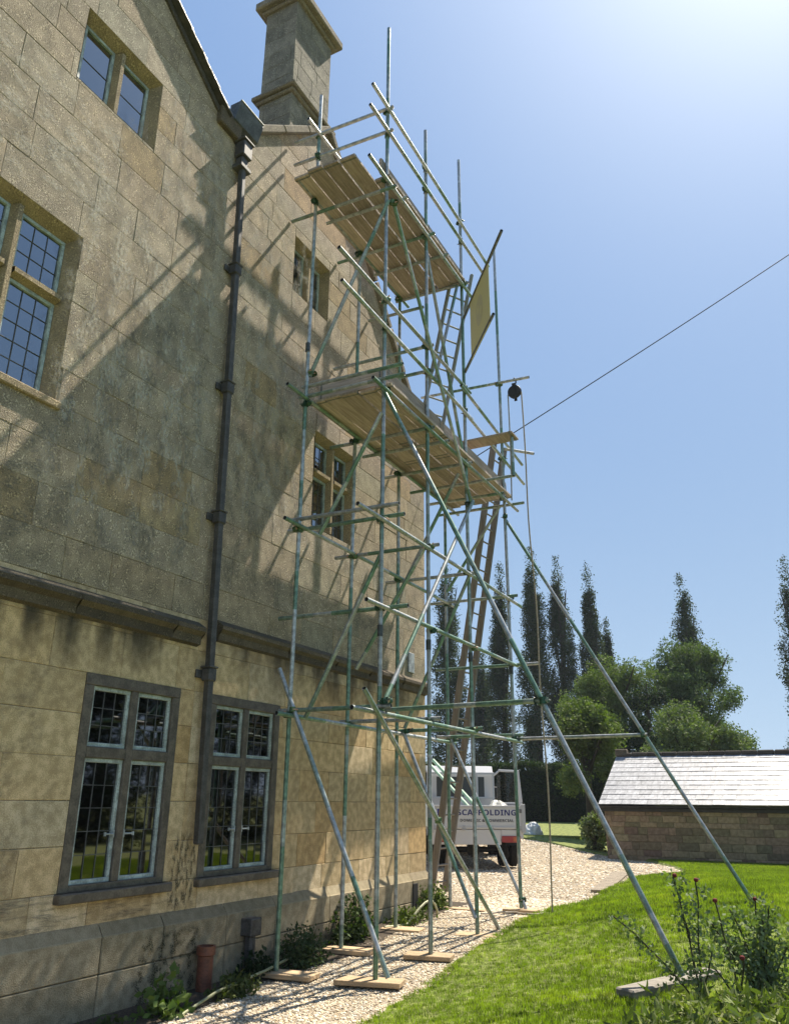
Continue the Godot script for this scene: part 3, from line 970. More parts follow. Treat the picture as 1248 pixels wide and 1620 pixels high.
func build_scaffold() -> void:
	var s := thing("scaffold", "galvanised tube scaffold tower with two boarded platforms standing against the house", "scaffold")
	var OX := -4.0
	var IX := -5.04
	var oz := [-7.29, -8.48, -9.77, -11.34]
	var iz := [-7.2, -8.4, -9.68, -11.34]
	var fo := [0.06, 0.1, 0.13, 0.25]
	var fi := [0.05, 0.09, 0.14, 0.2]
	var tops_o := [11.95, 11.15, 11.68, 10.97]
	var tops_i := [11.12, 10.6, 10.5, 7.3]
	for i in 4:
		pole(s, "standard", Vector3(OX, fo[i], oz[i]), Vector3(OX, tops_o[i], oz[i] - 0.02))
		pole(s, "standard", Vector3(IX, fi[i], iz[i]), Vector3(IX, tops_i[i], iz[i] - 0.02), 0.5)
		# joint sleeves where two lengths of tube meet
		for j in [[OX, oz[i], 3.28 + i * 0.05], [IX, iz[i], 6.95]]:
			var jm := MB.new()
			jm.tube(Vector3(j[0], j[2] - 0.06, j[1]), Vector3(j[0], j[2] + 0.06, j[1]), 0.031, 10, Color(0.1, 0.11, 0.11))
			obj("sleeve", jm, M.coupler, s)
	var g := 0.05
	# ledgers: [x, y, z near, z far, y drop]
	for l in [[OX + g, 2.43, -6.66, -11.5], [IX + g, 2.44, -6.9, -11.5], [OX + g, 4.5, -6.68, -11.8], [IX + g, 4.56, -6.85, -11.55],
		[OX + g, 3.53, -6.9, -11.5], [OX + g, 6.12, -6.95, -11.85], [IX + g, 6.2, -6.75, -11.8], [OX + g, 9.16, -6.75, -10.1], [IX, 9.27, -6.79, -10.0]]:
		pole(s, "ledger", Vector3(l[0], l[1], l[2]), Vector3(l[0], l[1] - 0.02, l[3]), 0.45)
	for r in [[OX + g, 9.98, -6.75, -10.85, 0.02], [OX + g, 10.38, -6.8, -10.9, 0.1], [OX + g, 6.96, -6.22, -9.95, 0.04], [OX + g, 7.34, -6.14, -9.9, 0.0], [OX + g, 6.92, -9.6, -12.25, 0.2], [OX + g, 7.3, -9.55, -12.2, 0.24], [IX + 0.04, 10.36, -6.88, -10.3, 0.05]]:
		pole(s, "guard_rail", Vector3(r[0], r[1], r[2]), Vector3(r[0], r[1] - r[4], r[3]), 0.3)
	# transoms: [z, y, x wall end, x outer end]
	for t in [[-7.24, 2.5, -5.2, -3.86], [-8.43, 2.48, -5.15, -3.85], [-9.72, 2.47, -5.2, -3.85], [-11.3, 2.5, -5.2, -3.85],
		[-7.33, 4.58, -5.28, -3.76], [-7.2, 4.66, -5.15, -3.76], [-8.43, 4.55, -5.3, -3.85], [-9.72, 4.52, -5.25, -3.85], [-11.29, 4.55, -5.28, -3.85],
		[-7.36, 3.55, -5.36, -3.73], [-11.4, 3.52, -5.25, -3.6],
		[-7.24, 6.28, -5.15, -3.72], [-7.24, 6.42, -5.12, -3.74], [-8.43, 6.15, -5.44, -3.9], [-8.9, 6.15, -5.2, -3.9], [-9.72, 6.15, -5.3, -3.9], [-10.4, 6.13, -5.2, -3.5], [-11.0, 6.13, -5.2, -3.9], [-11.5, 6.11, -5.25, -3.74],
		[-8.44, 7.0, -5.1, -3.9], [-8.44, 7.38, -5.44, -3.9],
		[-7.24, 9.07, -5.44, -3.85], [-7.62, 9.2, -5.12, -3.88], [-8.44, 9.2, -5.44, -3.86], [-8.95, 9.2, -5.1, -3.88], [-9.72, 9.2, -5.12, -3.88],
		[-9.4, 8.75, -5.44, -4.5]]:
		pole(s, "transom", Vector3(t[2], t[1], t[0]), Vector3(t[3], t[1], t[0] - 0.05), 0.4)
	for t in [[-7.16, 10.36, -5.41, -3.9], [-7.16, 9.96, -5.40, -3.9]]:
		pole(s, "end_rail", Vector3(t[2], t[1], t[0]), Vector3(t[3], t[1] + 0.06, t[0] - 0.12), 0.3)
	pole(s, "jib", Vector3(-5.43, 8.28, -11.29), Vector3(-3.46, 8.19, -11.29), 0.2)
	pole(s, "stub", Vector3(-4.03, 7.06, -11.4), Vector3(-3.5, 6.88, -11.45), 0.3)
	# tie tubes out to the rakers, the rakers themselves, and the braces
	for t in [[Vector3(-4.1, 2.47, -7.36), Vector3(-2.15, 2.45, -7.05)], [Vector3(-4.1, 2.45, -11.4), Vector3(-2.12, 2.45, -11.3)]]:
		pole(s, "tie", t[0], t[1], 0.3)
	pole(s, "raker", Vector3(-4.06, 6.28, -7.27), Vector3(-1.22, 0.39, -6.95), 0.42)
	pole(s, "raker", Vector3(-4.03, 5.86, -11.37), Vector3(-0.93, 0.2, -11.3), 0.42)
	for b in [[Vector3(-3.92, 8.9, -7.33), Vector3(-3.92, 5.5, -9.76)], [Vector3(-3.90, 5.56, -9.76), Vector3(-3.92, 2.55, -7.26)], [Vector3(-3.9, 2.62, -6.8), Vector3(-3.88, 0.14, -10.17)],
		[Vector3(-3.94, 8.84, -7.25), Vector3(-5.02, 6.55, -7.24)], [Vector3(-4.0, 5.82, -7.25), Vector3(-4.78, 4.45, -7.25)], [Vector3(-4.02, 4.15, -7.33), Vector3(-4.9, 2.42, -7.3)],
		[Vector3(-5.2, 2.95, -7.2), Vector3(-3.82, 0.1, -7.2)], [Vector3(-4.95, 2.45, -9.7), Vector3(-4.0, 0.3, -9.72)], [Vector3(-4.97, 2.46, -11.3), Vector3(-3.94, 0.24, -11.36)],
		[Vector3(-4.06, 6.02, -11.3), Vector3(-5.0, 4.72, -11.3)], [Vector3(-3.96, 4.5, -9.73), Vector3(-4.95, 2.5, -9.73)], [Vector3(-4.1, 6.0, -9.73), Vector3(-4.95, 4.5, -9.73)], [Vector3(-4.03, 4.5, -8.43), Vector3(-4.95, 3.1, -8.43)],
		[Vector3(-4.02, 9.05, -8.52), Vector3(-4.02, 6.3, -9.72)], [Vector3(-4.02, 9.1, -9.65), Vector3(-4.2, 7.3, -9.2)]]:
		pole(s, "brace", b[0], b[1], 0.42)
	# couplers at the joints
	for i in 4:
		for y in [2.45, 4.53, 6.15]:
			clip(s, Vector3(OX + 0.01, y, oz[i]))
			clip(s, Vector3(IX + 0.01, y, iz[i]))
		for y in [6.98, 7.36] if i < 3 else [6.85, 7.2]:
			clip(s, Vector3(OX + 0.01, y, oz[i]))
	for i in 3:
		for y in [9.2, 10.0, 10.4]:
			clip(s, Vector3(OX + 0.01, y, oz[i]))
		clip(s, Vector3(IX + 0.01, 9.2, iz[i]))
	for p in [Vector3(-5.02, 10.37, -7.2), Vector3(-5.02, 9.97, -7.2), Vector3(-3.93, 5.52, -9.74), Vector3(-3.93, 2.55, -7.28), Vector3(-5.0, 6.6, -7.24), Vector3(-3.92, 8.85, -7.31), Vector3(-3.98, 8.2, -11.32), Vector3(-4.0, 5.85, -11.35), Vector3(-2.2, 2.45, -7.05), Vector3(-2.18, 2.45, -11.3), Vector3(-4.0, 3.53, -7.32), Vector3(-4.0, 3.52, -11.36), Vector3(-3.9, 1.4, -8.5), Vector3(-4.9, 2.46, -11.3), Vector3(-4.9, 2.46, -9.7), Vector3(-5.0, 2.5, -7.2), Vector3(-4.0, 0.35, -11.35), Vector3(-3.95, 3.5, -8.5), Vector3(-3.95, 3.5, -9.78)]:
		clip(s, p)
	# platforms
	for p in [["upper_platform", 9.27, -6.72, -9.8, 0.0], ["lower_platform", 6.25, -7.36, -11.6, 0.0]]:
		var pl := group_node(p[0], s)
		for i in 5:
			var x := -4.975 + i * 0.2285 + (0.0 if i < 3 else 0.012)
			var y: float = p[1] + rng.randf_range(-0.002, 0.004)
			var zn: float = p[2] + rng.randf_range(-0.05, 0.03)
			if i == 4:
				zn -= 0.55 if p[0] == "upper_platform" else 0.0
			if p[0] == "upper_platform":
				board(pl, Vector3(x, y, zn), Vector3(x, y, p[3] + rng.randf_range(-0.04, 0.04)), 0.218, 0.038, Vector3.UP)
			else:
				var zm := -9.3 + (0.35 if i % 2 == 0 else -0.25)
				board(pl, Vector3(x, y, zn), Vector3(x, y, zm), 0.218, 0.038, Vector3.UP)
				board(pl, Vector3(x, y + 0.004, zm - 0.012), Vector3(x, y + 0.004, p[3] + rng.randf_range(-0.04, 0.04)), 0.218, 0.038, Vector3.UP)
	board(s, Vector3(-4.045, 9.42, -7.2), Vector3(-4.045, 9.41, -8.6), 0.225, 0.038, Vector3.RIGHT, "toe_board")
	board(s, Vector3(-4.045, 9.41, -8.62), Vector3(-4.045, 9.40, -9.9), 0.225, 0.038, Vector3.RIGHT, "toe_board")
	board(s, Vector3(-4.045, 6.40, -7.42), Vector3(-4.045, 6.40, -9.0), 0.225, 0.038, Vector3.RIGHT, "toe_board")
	board(s, Vector3(-4.045, 6.39, -9.02), Vector3(-4.045, 6.38, -11.55), 0.225, 0.038, Vector3.RIGHT, "toe_board")
	board(s, Vector3(-5.0, 6.40, -7.44), Vector3(-4.08, 6.40, -7.44), 0.2, 0.038, Vector3.BACK, "toe_board")
	board(s, Vector3(-5.0, 9.41, -9.86), Vector3(-4.08, 9.41, -9.86), 0.2, 0.038, Vector3.BACK, "toe_board")
	# loading bay flap beyond the lower platform
	board(s, Vector3(-4.3, 6.75, -10.4), Vector3(-3.45, 6.75, -10.4), 0.3, 0.03, Vector3.UP, "board")
	pole(s, "stub", Vector3(-3.5, 6.72, -10.38), Vector3(-3.5, 6.1, -10.38), 0.2)
	# timber sole boards under the standards
	var pads := [[OX - 0.05, oz[0] + 0.02, fo[0], 0.62, "sole board nearest the lawn corner, under the tallest front standard", 0.25], [OX - 0.02, oz[1], fo[1], 0.5, "sole board under the second front standard, by the lawn edge", 0.2], [OX + 0.0, oz[2], fo[2], 0.5, "sole board with a raised brace foot beside it, under the third front standard", 0.15], [OX, oz[3], fo[3] - 0.01, 0.45, "sole board half buried in pale stones under the farthest front standard", 0.0],
		[IX + 0.12, iz[0] + 0.0, fi[0], 0.6, "sole board with weeds behind it, nearest the downpipe", 0.1], [IX + 0.1, iz[1], fi[1], 0.55, "sole board among weeds under the second standard from the downpipe", 0.1], [IX + 0.1, iz[2], fi[2], 0.5, "sole board behind the pale hose, close to the plinth", 0.1], [IX + 0.2, iz[3], fi[3], 0.7, "sole board near the house corner, in front of the truck", 0.0]]
	for p in pads:
		var mb := MB.new()
		var k := rng.randf_range(0.85, 1.15)
		var y: float = p[2]
		mb.box(Transform3D(Basis(Vector3.UP, p[5]) * Basis(Vector3.RIGHT, rng.randf_range(-0.03, 0.03)), Vector3(p[0], y - 0.022, p[1])), Vector3(p[3], 0.042, 0.235), Color(0.52 * k, 0.38 * k, 0.23 * k), 0.004)
		var o := obj("sole_board", mb, M.wood)
		tag(o, p[4], "board", "sole boards under the scaffold standards")

func ladder(label: String, a: Vector3, b: Vector3, across: Vector3, wood: Color, w := 0.4, rung := 0.25, depth := 0.075) -> void:
	var t := thing("ladder", label, "ladder", Vector3.ZERO, "ladders on the scaffold")
	var y := (b - a).normalized()
	var hx := across.normalized() * w * 0.5
	for sgn in [-1.0, 1.0]:
		var mb := MB.new()
		mb.bar(a + hx * sgn, b + hx * sgn * 0.92, depth, 0.045, across, wood * rng.randf_range(0.9, 1.1), 0.008)
		obj("stile", mb, M.wood_long, t)
	var n := int((b - a).length() / rung)
	for i in n:
		var c := a + y * (0.15 + i * rung)
		var mb := MB.new()
		mb.tube(c - hx, c + hx, 0.015, 7, wood * 1.15)
		obj("rung", mb, M.wood, t)

func build_scaffold_things() -> void:
	ladder("long weathered timber ladder leaning from the gravel to the lower platform", Vector3(-5.74, 0.26, -12.45), Vector3(-4.42, 7.62, -12.4), Vector3(0.12, 0, -1), Color(0.27, 0.24, 0.21), 0.42, 0.25, 0.115)
	ladder("short grey ladder rising from the lower to the upper platform", Vector3(-4.78, 6.29, -9.98), Vector3(-4.05, 9.62, -9.98), Vector3(0.55, 0, -1), Color(0.30, 0.32, 0.31), 0.40, 0.25, 0.055)
	# hanging sign
	var t := thing("scaffold_sign", "yellow sign board hung on two short tubes at the far top of the scaffold", "sign")
	var d := Vector3(0.6, 0, 0.8)
	var o := Vector3(-3.96, 0, -9.77)
	for y in [8.60, 7.66]:
		var a := o + d * -0.05 + Vector3(0, y, 0)
		var b := o + d * (2.0 if y > 8 else 1.5) + Vector3(0, y, 0)
		var mb := MB.new()
		mb.tube(a, b, 0.022, 10, Color(0.16, 0.18, 0.17))
		mb.ends(a, b, 0.022, Color(0.01, 0.01, 0.01))
		obj("arm", mb, M.galv, t)
	var pn := MB.new()
	pn.bar(o + d * 0.85 + Vector3(0, 7.63, 0), o + d * 0.85 + Vector3(0, 8.63, 0), 1.0, 0.008, d.cross(Vector3.UP), Color(0.62, 0.58, 0.26), 0.002)
	var panel := obj("panel", pn, M.print, t)
	# a rubbed grey emblem on both faces
	for sg in [-1.0, 1.0]:
		var side: Vector3 = d.cross(Vector3.UP) * sg
		var em := MB.new()
		for k in 3:
			var c := o + d * 0.85 + Vector3(0, 8.15, 0) + side * 0.0065
			var q := []
			for ang in 20:
				var r := 0.2 if k == 0 else 0.06
				q.append(c + side * 0.0012 * k + d * (cos(TAU * ang / 20) * r * 0.9 + [0.0, -0.07, 0.08][k]) + Vector3(0, sin(TAU * ang / 20) * r * 1.2 + [0.0, 0.05, -0.05][k], 0))
			em.face(q, side, [Color(0.54, 0.50, 0.27), Color(0.60, 0.56, 0.26), Color(0.60, 0.56, 0.26)][k])
		obj("emblem", em, M.print, panel)
	# gin wheel and its rope
	var g := thing("gin_wheel", "black gin wheel pulley with a hanging rope under the scaffold jib tube", "pulley", Vector3(-3.72, 8.0, -11.29))
	var hm := MB.new()
	hm.path([Vector3(0, 0.24, 0), Vector3(0.03, 0.2, 0), Vector3(0.03, 0.14, 0), Vector3(0, 0.1, 0)], 0.012, 7, Color(0.03, 0.03, 0.03))
	obj("hook", hm, M.paint, g)
	var wm := MB.new()
	wm.lathe(Vector3(0, -0.02, -0.03), [[0.0, 0.0], [0.11, 0.0], [0.115, 0.012], [0.09, 0.03], [0.115, 0.048], [0.11, 0.06], [0.0, 0.06]], 20, Color(0.03, 0.03, 0.035), Vector3(0, 0, 1))
	obj("wheel", wm, M.paint, g)
	var cm := MB.new()
	for sz in [-0.045, 0.045]:
		cm.bx(Vector3(-0.025, -0.17, sz - 0.004), Vector3(0.025, 0.11, sz + 0.004), Color(0.03, 0.03, 0.03), 0.002)
	cm.bx(Vector3(-0.03, 0.09, -0.05), Vector3(0.03, 0.12, 0.05), Color(0.03, 0.03, 0.03), 0.003)
	obj("cheek", cm, M.paint, g)
	var rp := MB.new()
	var pts := []
	for i in 25:
		var f := i / 24.0
		pts.append(Vector3(0.115 + f * 0.05 + 0.09 * sin(f * 2.6) * f + 0.012 * sin(f * 17.0), -0.05 - f * 7.72, 0.12 * f + 0.01 * sin(f * 23.0)))
	rp.path(pts, 0.011, 6, Color(0.42, 0.36, 0.26))
	obj("rope", rp, M.wood, g)
	var r2 := MB.new()
	r2.path([Vector3(-0.115, -0.05, 0), Vector3(-0.12, -1.0, -0.02), Vector3(-0.15, -1.9, -0.05)], 0.011, 6, Color(0.35, 0.36, 0.36))
	obj("rope", r2, M.wood, g)
	var r3 := MB.new()
	var tail := [pts[24]]
	for i in range(1, 14):
		var f := i / 13.0
		var xx := 0.17 - f * 0.75
		tail.append(Vector3(xx, -7.765 + 0.004 * sin(i * 2.0), 0.12 + 0.45 * f + 0.12 * sin(f * 7.0)))
	r3.path(tail, 0.012, 6, Color(0.50, 0.44, 0.36))
	obj("rope_tail", r3, M.wood, g)
	# overhead cable
	var cb := MB.new()
	var cp := []
	var a0 := Vector3(-5.4, 6.62, -11.43)
	var b0 := Vector3(4.98, 14.58, -16.29)
	for i in 25:
		var f := i / 24.0
		cp.append(a0.lerp(b0, f) - Vector3(0, 0.1 * sin(PI * f), 0))
	cb.path(cp, 0.009, 6, Color(0.04, 0.04, 0.05))
	tag(obj("overhead_cable", cb, M.paint), "thin dark overhead cable rising from the house corner across the sky", "cable")

# ------------------------------------------------------------------ truck
func word(txt: String, w: float, at: Transform3D, parent: Node, called: String, col: Color, h := 0.0, bold := true) -> void:
	var tm := TextMesh.new()
	var f := SystemFont.new()
	f.font_names = PackedStringArray(["Droid Sans"])
	f.font_weight = 700 if bold else 400
	tm.font = f
	tm.text = txt
	tm.font_size = 48
	tm.pixel_size = 0.005
	tm.depth = 0.003
	var ab := tm.get_aabb()
	var m := StandardMaterial3D.new()
	m.albedo_color = col
	m.roughness = 0.5
	var o := obj(called, tm, m, parent)
	var sx := w / ab.size.x
	var sy := sx if h == 0.0 else h / ab.size.y
	o.transform = at * Transform3D(Basis().scaled(Vector3(sx, sy, 1)), Vector3(-ab.get_center().x * sx, -ab.get_center().y * sy, 0))

func build_truck() -> void:
	var gy := base_y(-7.0, -17.1)
	var t := thing("flatbed_truck", "white flatbed scaffolding truck seen from behind on the gravel past the house corner", "truck", Vector3(-6.93, gy, -17.1))
	t.rotation.y = deg_to_rad(28.9)
	# local: x right, y up, -z forward; tailgate at z = 0
	var silver := Color(0.50, 0.51, 0.53)
	var white := Color(0.55, 0.55, 0.56)
	var tg := MB.new()
	tg.bx(Vector3(-1.0, 0.80, -0.03), Vector3(1.0, 1.27, 0.0), silver, 0.008)
	for y in [0.83, 1.25]:
		tg.bx(Vector3(-0.99, y - 0.02, 0.0005), Vector3(0.99, y + 0.02, 0.012), silver * 0.92, 0.006)
	var tgo := obj("tailgate", tg, M.car, t)
	for x in [-0.9, -0.3, 0.3, 0.9]:
		var hg := MB.new()
		hg.bx(Vector3(x - 0.035, 0.765, 0.0), Vector3(x + 0.035, 0.86, 0.018), silver * 0.75, 0.005)
		hg.tube(Vector3(x - 0.045, 0.795, 0.016), Vector3(x + 0.045, 0.795, 0.016), 0.011, 8, silver * 0.6)
		obj("hinge", hg, M.car, t)
	for sx in [-1.0, 1.0]:
		var lh := MB.new()
		lh.bx(Vector3(sx * 0.93 - 0.03, 1.12, 0.0), Vector3(sx * 0.93 + 0.03, 1.2, 0.022), Color(0.12, 0.12, 0.12), 0.006)
		obj("latch", lh, M.car, t)
	word("SCAFFOLDING", 1.27, Transform3D(Basis(), Vector3(0.20, 1.125, 0.0035)), tgo, "lettering", Color(0.05, 0.09, 0.38), 0.115)
	word("DOMESTIC & COMMERCIAL", 1.15, Transform3D(Basis(), Vector3(0.20, 0.965, 0.0035)), tgo, "small_lettering", Color(0.12, 0.12, 0.16), 0.055)
	word("F", 0.13, Transform3D(Basis(), Vector3(-0.80, 1.11, 0.0035)), tgo, "emblem", Color(0.05, 0.12, 0.5), 0.17)
	for sx in [-1.0, 1.0]:
		var ds := MB.new()
		ds.bx(Vector3(sx * 1.0 - 0.02, 0.80, -3.4), Vector3(sx * 1.0 + 0.02, 1.26, -0.032), silver, 0.006)
		obj("dropside", ds, M.car, t)
		var po := MB.new()
		po.bx(Vector3(sx * 0.985 - 0.045, 0.72, -0.06), Vector3(sx * 0.985 + 0.045, 1.30, 0.02), silver * 0.8, 0.006)
		obj("corner_post", po, M.car, t)
	var bed := MB.new()
	bed.bx(Vector3(-0.98, 0.72, -3.4), Vector3(0.98, 0.80, -0.035), Color(0.3, 0.29, 0.27), 0.004)
	obj("bed", bed, M.paint, t)
	var pan := MB.new()
	pan.bx(Vector3(-0.98, 0.48, -0.10), Vector3(0.5, 0.775, -0.02), white, 0.012)
	pan.bx(Vector3(0.5, 0.60, -0.10), Vector3(0.98, 0.775, -0.02), white, 0.012)
	obj("rear_panel", pan, M.car, t)
	for sx in [-1.0, 1.0]:
		var lt := MB.new()
		lt.bx(Vector3(sx * 0.71 - 0.2, 0.53, -0.06), Vector3(sx * 0.71 + 0.2, 0.66, 0.012), Color(0.30, 0.02, 0.02), 0.01)
		lt.bx(Vector3(sx * 0.80 - 0.05, 0.55, 0.0125), Vector3(sx * 0.80 + 0.05, 0.64, 0.018), Color(0.42, 0.10, 0.03), 0.003)
		obj("tail_light", lt, M.car, t)
	var chs := MB.new()
	for sx in [-0.38, 0.38]:
		chs.bx(Vector3(sx - 0.04, 0.5, -4.9), Vector3(sx + 0.04, 0.7, -0.2), Color(0.03, 0.03, 0.03), 0.004)
	chs.tube(Vector3(-0.8, 0.34, -1.0), Vector3(0.8, 0.34, -1.0), 0.06, 10, Color(0.03, 0.03, 0.03))
	chs.lathe(Vector3(0, 0.34, -1.12), [[0.0, 0.0], [0.14, 0.03], [0.16, 0.12], [0.14, 0.21], [0.0, 0.24]], 14, Color(0.03, 0.03, 0.03), Vector3(0, 0, 1))
	obj("chassis", chs, M.paint, t)
	for wz in [-1.0, -4.3]:
		for sx in [-1.0, 1.0]:
			for k in [0.0, 0.22] if wz == -1.0 else [0.0]:
				var w := group_node("wheel", t)
				var cxx: float = sx * (0.88 - k)
				var ty := MB.new()
				ty.lathe(Vector3(cxx - 0.095, 0.335, wz), [[0.2, 0.0], [0.30, 0.0], [0.335, 0.03], [0.335, 0.16], [0.30, 0.19], [0.2, 0.19]], 28, Color(0.018, 0.018, 0.018), Vector3.RIGHT)
				for g in 3:
					ty.lathe(Vector3(cxx - 0.05 + g * 0.04, 0.335, wz), [[0.336, 0.0], [0.341, 0.004], [0.341, 0.02], [0.336, 0.024]], 28, Color(0.014, 0.014, 0.014), Vector3.RIGHT)
				obj("tyre", ty, M.rubber, w)
				var rm := MB.new()
				rm.lathe(Vector3(cxx - 0.06, 0.335, wz), [[0.0, 0.02], [0.08, 0.02], [0.1, 0.05], [0.2, 0.0], [0.2, 0.12], [0.1, 0.07], [0.0, 0.1]], 20, Color(0.4, 0.4, 0.4), Vector3.RIGHT)
				obj("rim", rm, M.car, w)
		for sx in [-1.0, 1.0]:
			var mg := MB.new()
			var pts := []
			for i in 11:
				var an := PI * (0.08 + 0.84 * i / 10.0)
				pts.append(Vector2(cos(an), sin(an)) * 0.42)
			for i in 10:
				mg.face([Vector3(sx * 0.68, 0.335 + pts[i].y, wz + pts[i].x), Vector3(sx * 0.98, 0.335 + pts[i].y, wz + pts[i].x), Vector3(sx * 0.98, 0.335 + pts[i + 1].y, wz + pts[i + 1].x), Vector3(sx * 0.68, 0.335 + pts[i + 1].y, wz + pts[i + 1].x)], Vector3(0, pts[i].y, pts[i].x), Color(0.03, 0.03, 0.03))
			obj("mudguard", mg, M.paint, t)
	# cab: side profile swept across
	var cab := MB.new()
	var prof := [Vector2(-3.55, 0.55), Vector2(-3.55, 2.0), Vector2(-3.75, 2.22), Vector2(-4.6, 2.26), Vector2(-5.0, 2.1), Vector2(-5.45, 1.45), Vector2(-5.9, 1.2), Vector2(-6.0, 0.9), Vector2(-6.0, 0.45), Vector2(-4.8, 0.42)]
	for i in prof.size():
		var a: Vector2 = prof[i]
		var b: Vector2 = prof[(i + 1) % prof.size()]
		var outv := ((a + b) * 0.5 - Vector2(-4.7, 1.3))
		if i == 4:
			continue
		cab.face([Vector3(-0.86, a.y, a.x), Vector3(0.86, a.y, a.x), Vector3(0.86, b.y, b.x), Vector3(-0.86, b.y, b.x)], Vector3(0, outv.y, outv.x), white)
	for sx in [-1.0, 1.0]:
		var lower := [Vector2(-3.55, 0.55), Vector2(-3.55, 1.32), Vector2(-5.4, 1.32), Vector2(-5.9, 1.2), Vector2(-6.0, 0.9), Vector2(-6.0, 0.45), Vector2(-4.8, 0.42)]
		var q := []
		for p in lower:
			q.append(Vector3(sx * 0.86, p.y, p.x))
		cab.face(q, Vector3(sx, 0, 0), white)
		for pp in [[Vector2(-3.55, 1.32), Vector2(-3.55, 2.0), Vector2(-3.75, 2.22), Vector2(-3.9, 1.32)], [Vector2(-3.75, 2.22), Vector2(-4.6, 2.26), Vector2(-4.6, 2.14), Vector2(-3.8, 2.1)], [Vector2(-4.6, 2.26), Vector2(-5.0, 2.1), Vector2(-5.45, 1.45), Vector2(-5.34, 1.36), Vector2(-4.6, 2.14)]]:
			q = []
			for p in pp:
				q.append(Vector3(sx * 0.86, p.y, p.x))
			cab.face(q, Vector3(sx, 0, 0), white)
	obj("cab", cab, M.car, t)
	var rw := MB.new()
	rw.bx(Vector3(-0.62, 1.45, -3.552), Vector3(0.62, 1.95, -3.536), Color(0.02, 0.025, 0.03), 0.006)
	obj("rear_window", rw, M.car, t)
	var hb := MB.new()
	for x in [-0.84, -0.42, 0.0, 0.42, 0.84]:
		hb.bx(Vector3(x - 0.025, 0.8, -3.47), Vector3(x + 0.025, 2.05, -3.42), silver * 0.9, 0.004)
	hb.bx(Vector3(-0.87, 2.0, -3.475), Vector3(0.87, 2.06, -3.415), silver * 0.9, 0.004)
	hb.bx(Vector3(-0.87, 1.42, -3.473), Vector3(0.87, 1.46, -3.417), silver * 0.9, 0.004)
	obj("headboard", hb, M.car, t)
	for sg in [[Vector3(-0.86, 2.12, -4.6), Vector3(0.86, 2.12, -4.6)]]:
		var ws := MB.new()
		ws.face([Vector3(-0.8, 2.08, -5.01), Vector3(0.8, 2.08, -5.01), Vector3(0.8, 1.47, -5.43), Vector3(-0.8, 1.47, -5.43)], Vector3(0, 0.5, -1), Color(0.03, 0.035, 0.04))
		obj("windscreen", ws, M.car, t)
	# driver's door standing open
	var door := group_node("door", t)
	door.position = Vector3(0.87, 0, -4.75)
	door.rotation.y = deg_to_rad(-12.0)
	var dm := MB.new()
	dm.bx(Vector3(0.0, 0.55, -0.03), Vector3(0.92, 1.33, 0.03), white, 0.012)
	dm.bar(Vector3(0.86, 1.33, 0), Vector3(0.80, 2.12, 0), 0.13, 0.05, Vector3.BACK, white, 0.01)
	dm.bar(Vector3(0.02, 1.9, 0), Vector3(0.34, 2.16, 0), 0.05, 0.05, Vector3.BACK, white, 0.01)
	dm.bar(Vector3(0.3, 2.15, 0), Vector3(0.86, 2.13, 0), 0.06, 0.05, Vector3.BACK, white, 0.01)
	obj("door_skin", dm, M.car, door)
	var dg := MB.new()
	dg.face([Vector3(0.03, 1.33, 0), Vector3(0.8, 1.33, 0), Vector3(0.76, 2.12, 0), Vector3(0.34, 2.13, 0), Vector3(0.03, 1.9, 0)], Vector3(0, 0, 1), Color.WHITE)
	obj("door_glass", dg, M.clear, door)
	var dc := MB.new()
	dc.bx(Vector3(0.04, 0.6, 0.031), Vector3(0.84, 1.28, 0.06), Color(0.06, 0.06, 0.065), 0.012)
	dc.bx(Vector3(0.1, 0.98, 0.06), Vector3(0.6, 1.04, 0.1), Color(0.05, 0.05, 0.055), 0.012)
	obj("door_card", dc, M.paint, door)
	var mi := MB.new()
	mi.bx(Vector3(0.98, 1.42, -4.98), Vector3(1.16, 1.74, -4.9), Color(0.04, 0.04, 0.04), 0.03)
	obj("wing_mirror", mi, M.paint, t)
	# load
	var xf := t.transform
	var lp := [[Vector3(-0.72, 2.35, -3.3), Vector3(0.42, 0.84, -0.5), "pale green tube sloping across the truck bed, outer of the two"], [Vector3(-0.86, 2.3, -3.3), Vector3(0.24, 0.84, -0.5), "pale green tube sloping across the truck bed, nearer the cab pillar"]]
	for l in lp:
		var mb := MB.new()
		mb.tube(xf * l[0], xf * l[1], 0.04, 10, Color(0.42, 0.62, 0.44))
		mb.ends(xf * l[0], xf * l[1], 0.04, Color(0.05, 0.08, 0.05))
		tag(obj("loaded_tube", mb, M.paint), l[2], "tube", "tubes loaded on the truck")
	tag(heap("dust_sheet", xf * Vector3(0.62, 0.80, -1.2), Vector3(0.36, 0.58, 0.5), Color(0.42, 0.42, 0.38), 3), "crumpled grey dust sheet heaped on the truck bed behind the tailgate", "sheet")
	tag(heap("builders_bag", Vector3(-9.5, base_y(-9.3, -28.5) - 0.04, -28.4), Vector3(0.36, 0.44, 0.32), Color(0.62, 0.64, 0.64), 9), "pale builder's bag standing on the lawn beyond the truck", "bag")

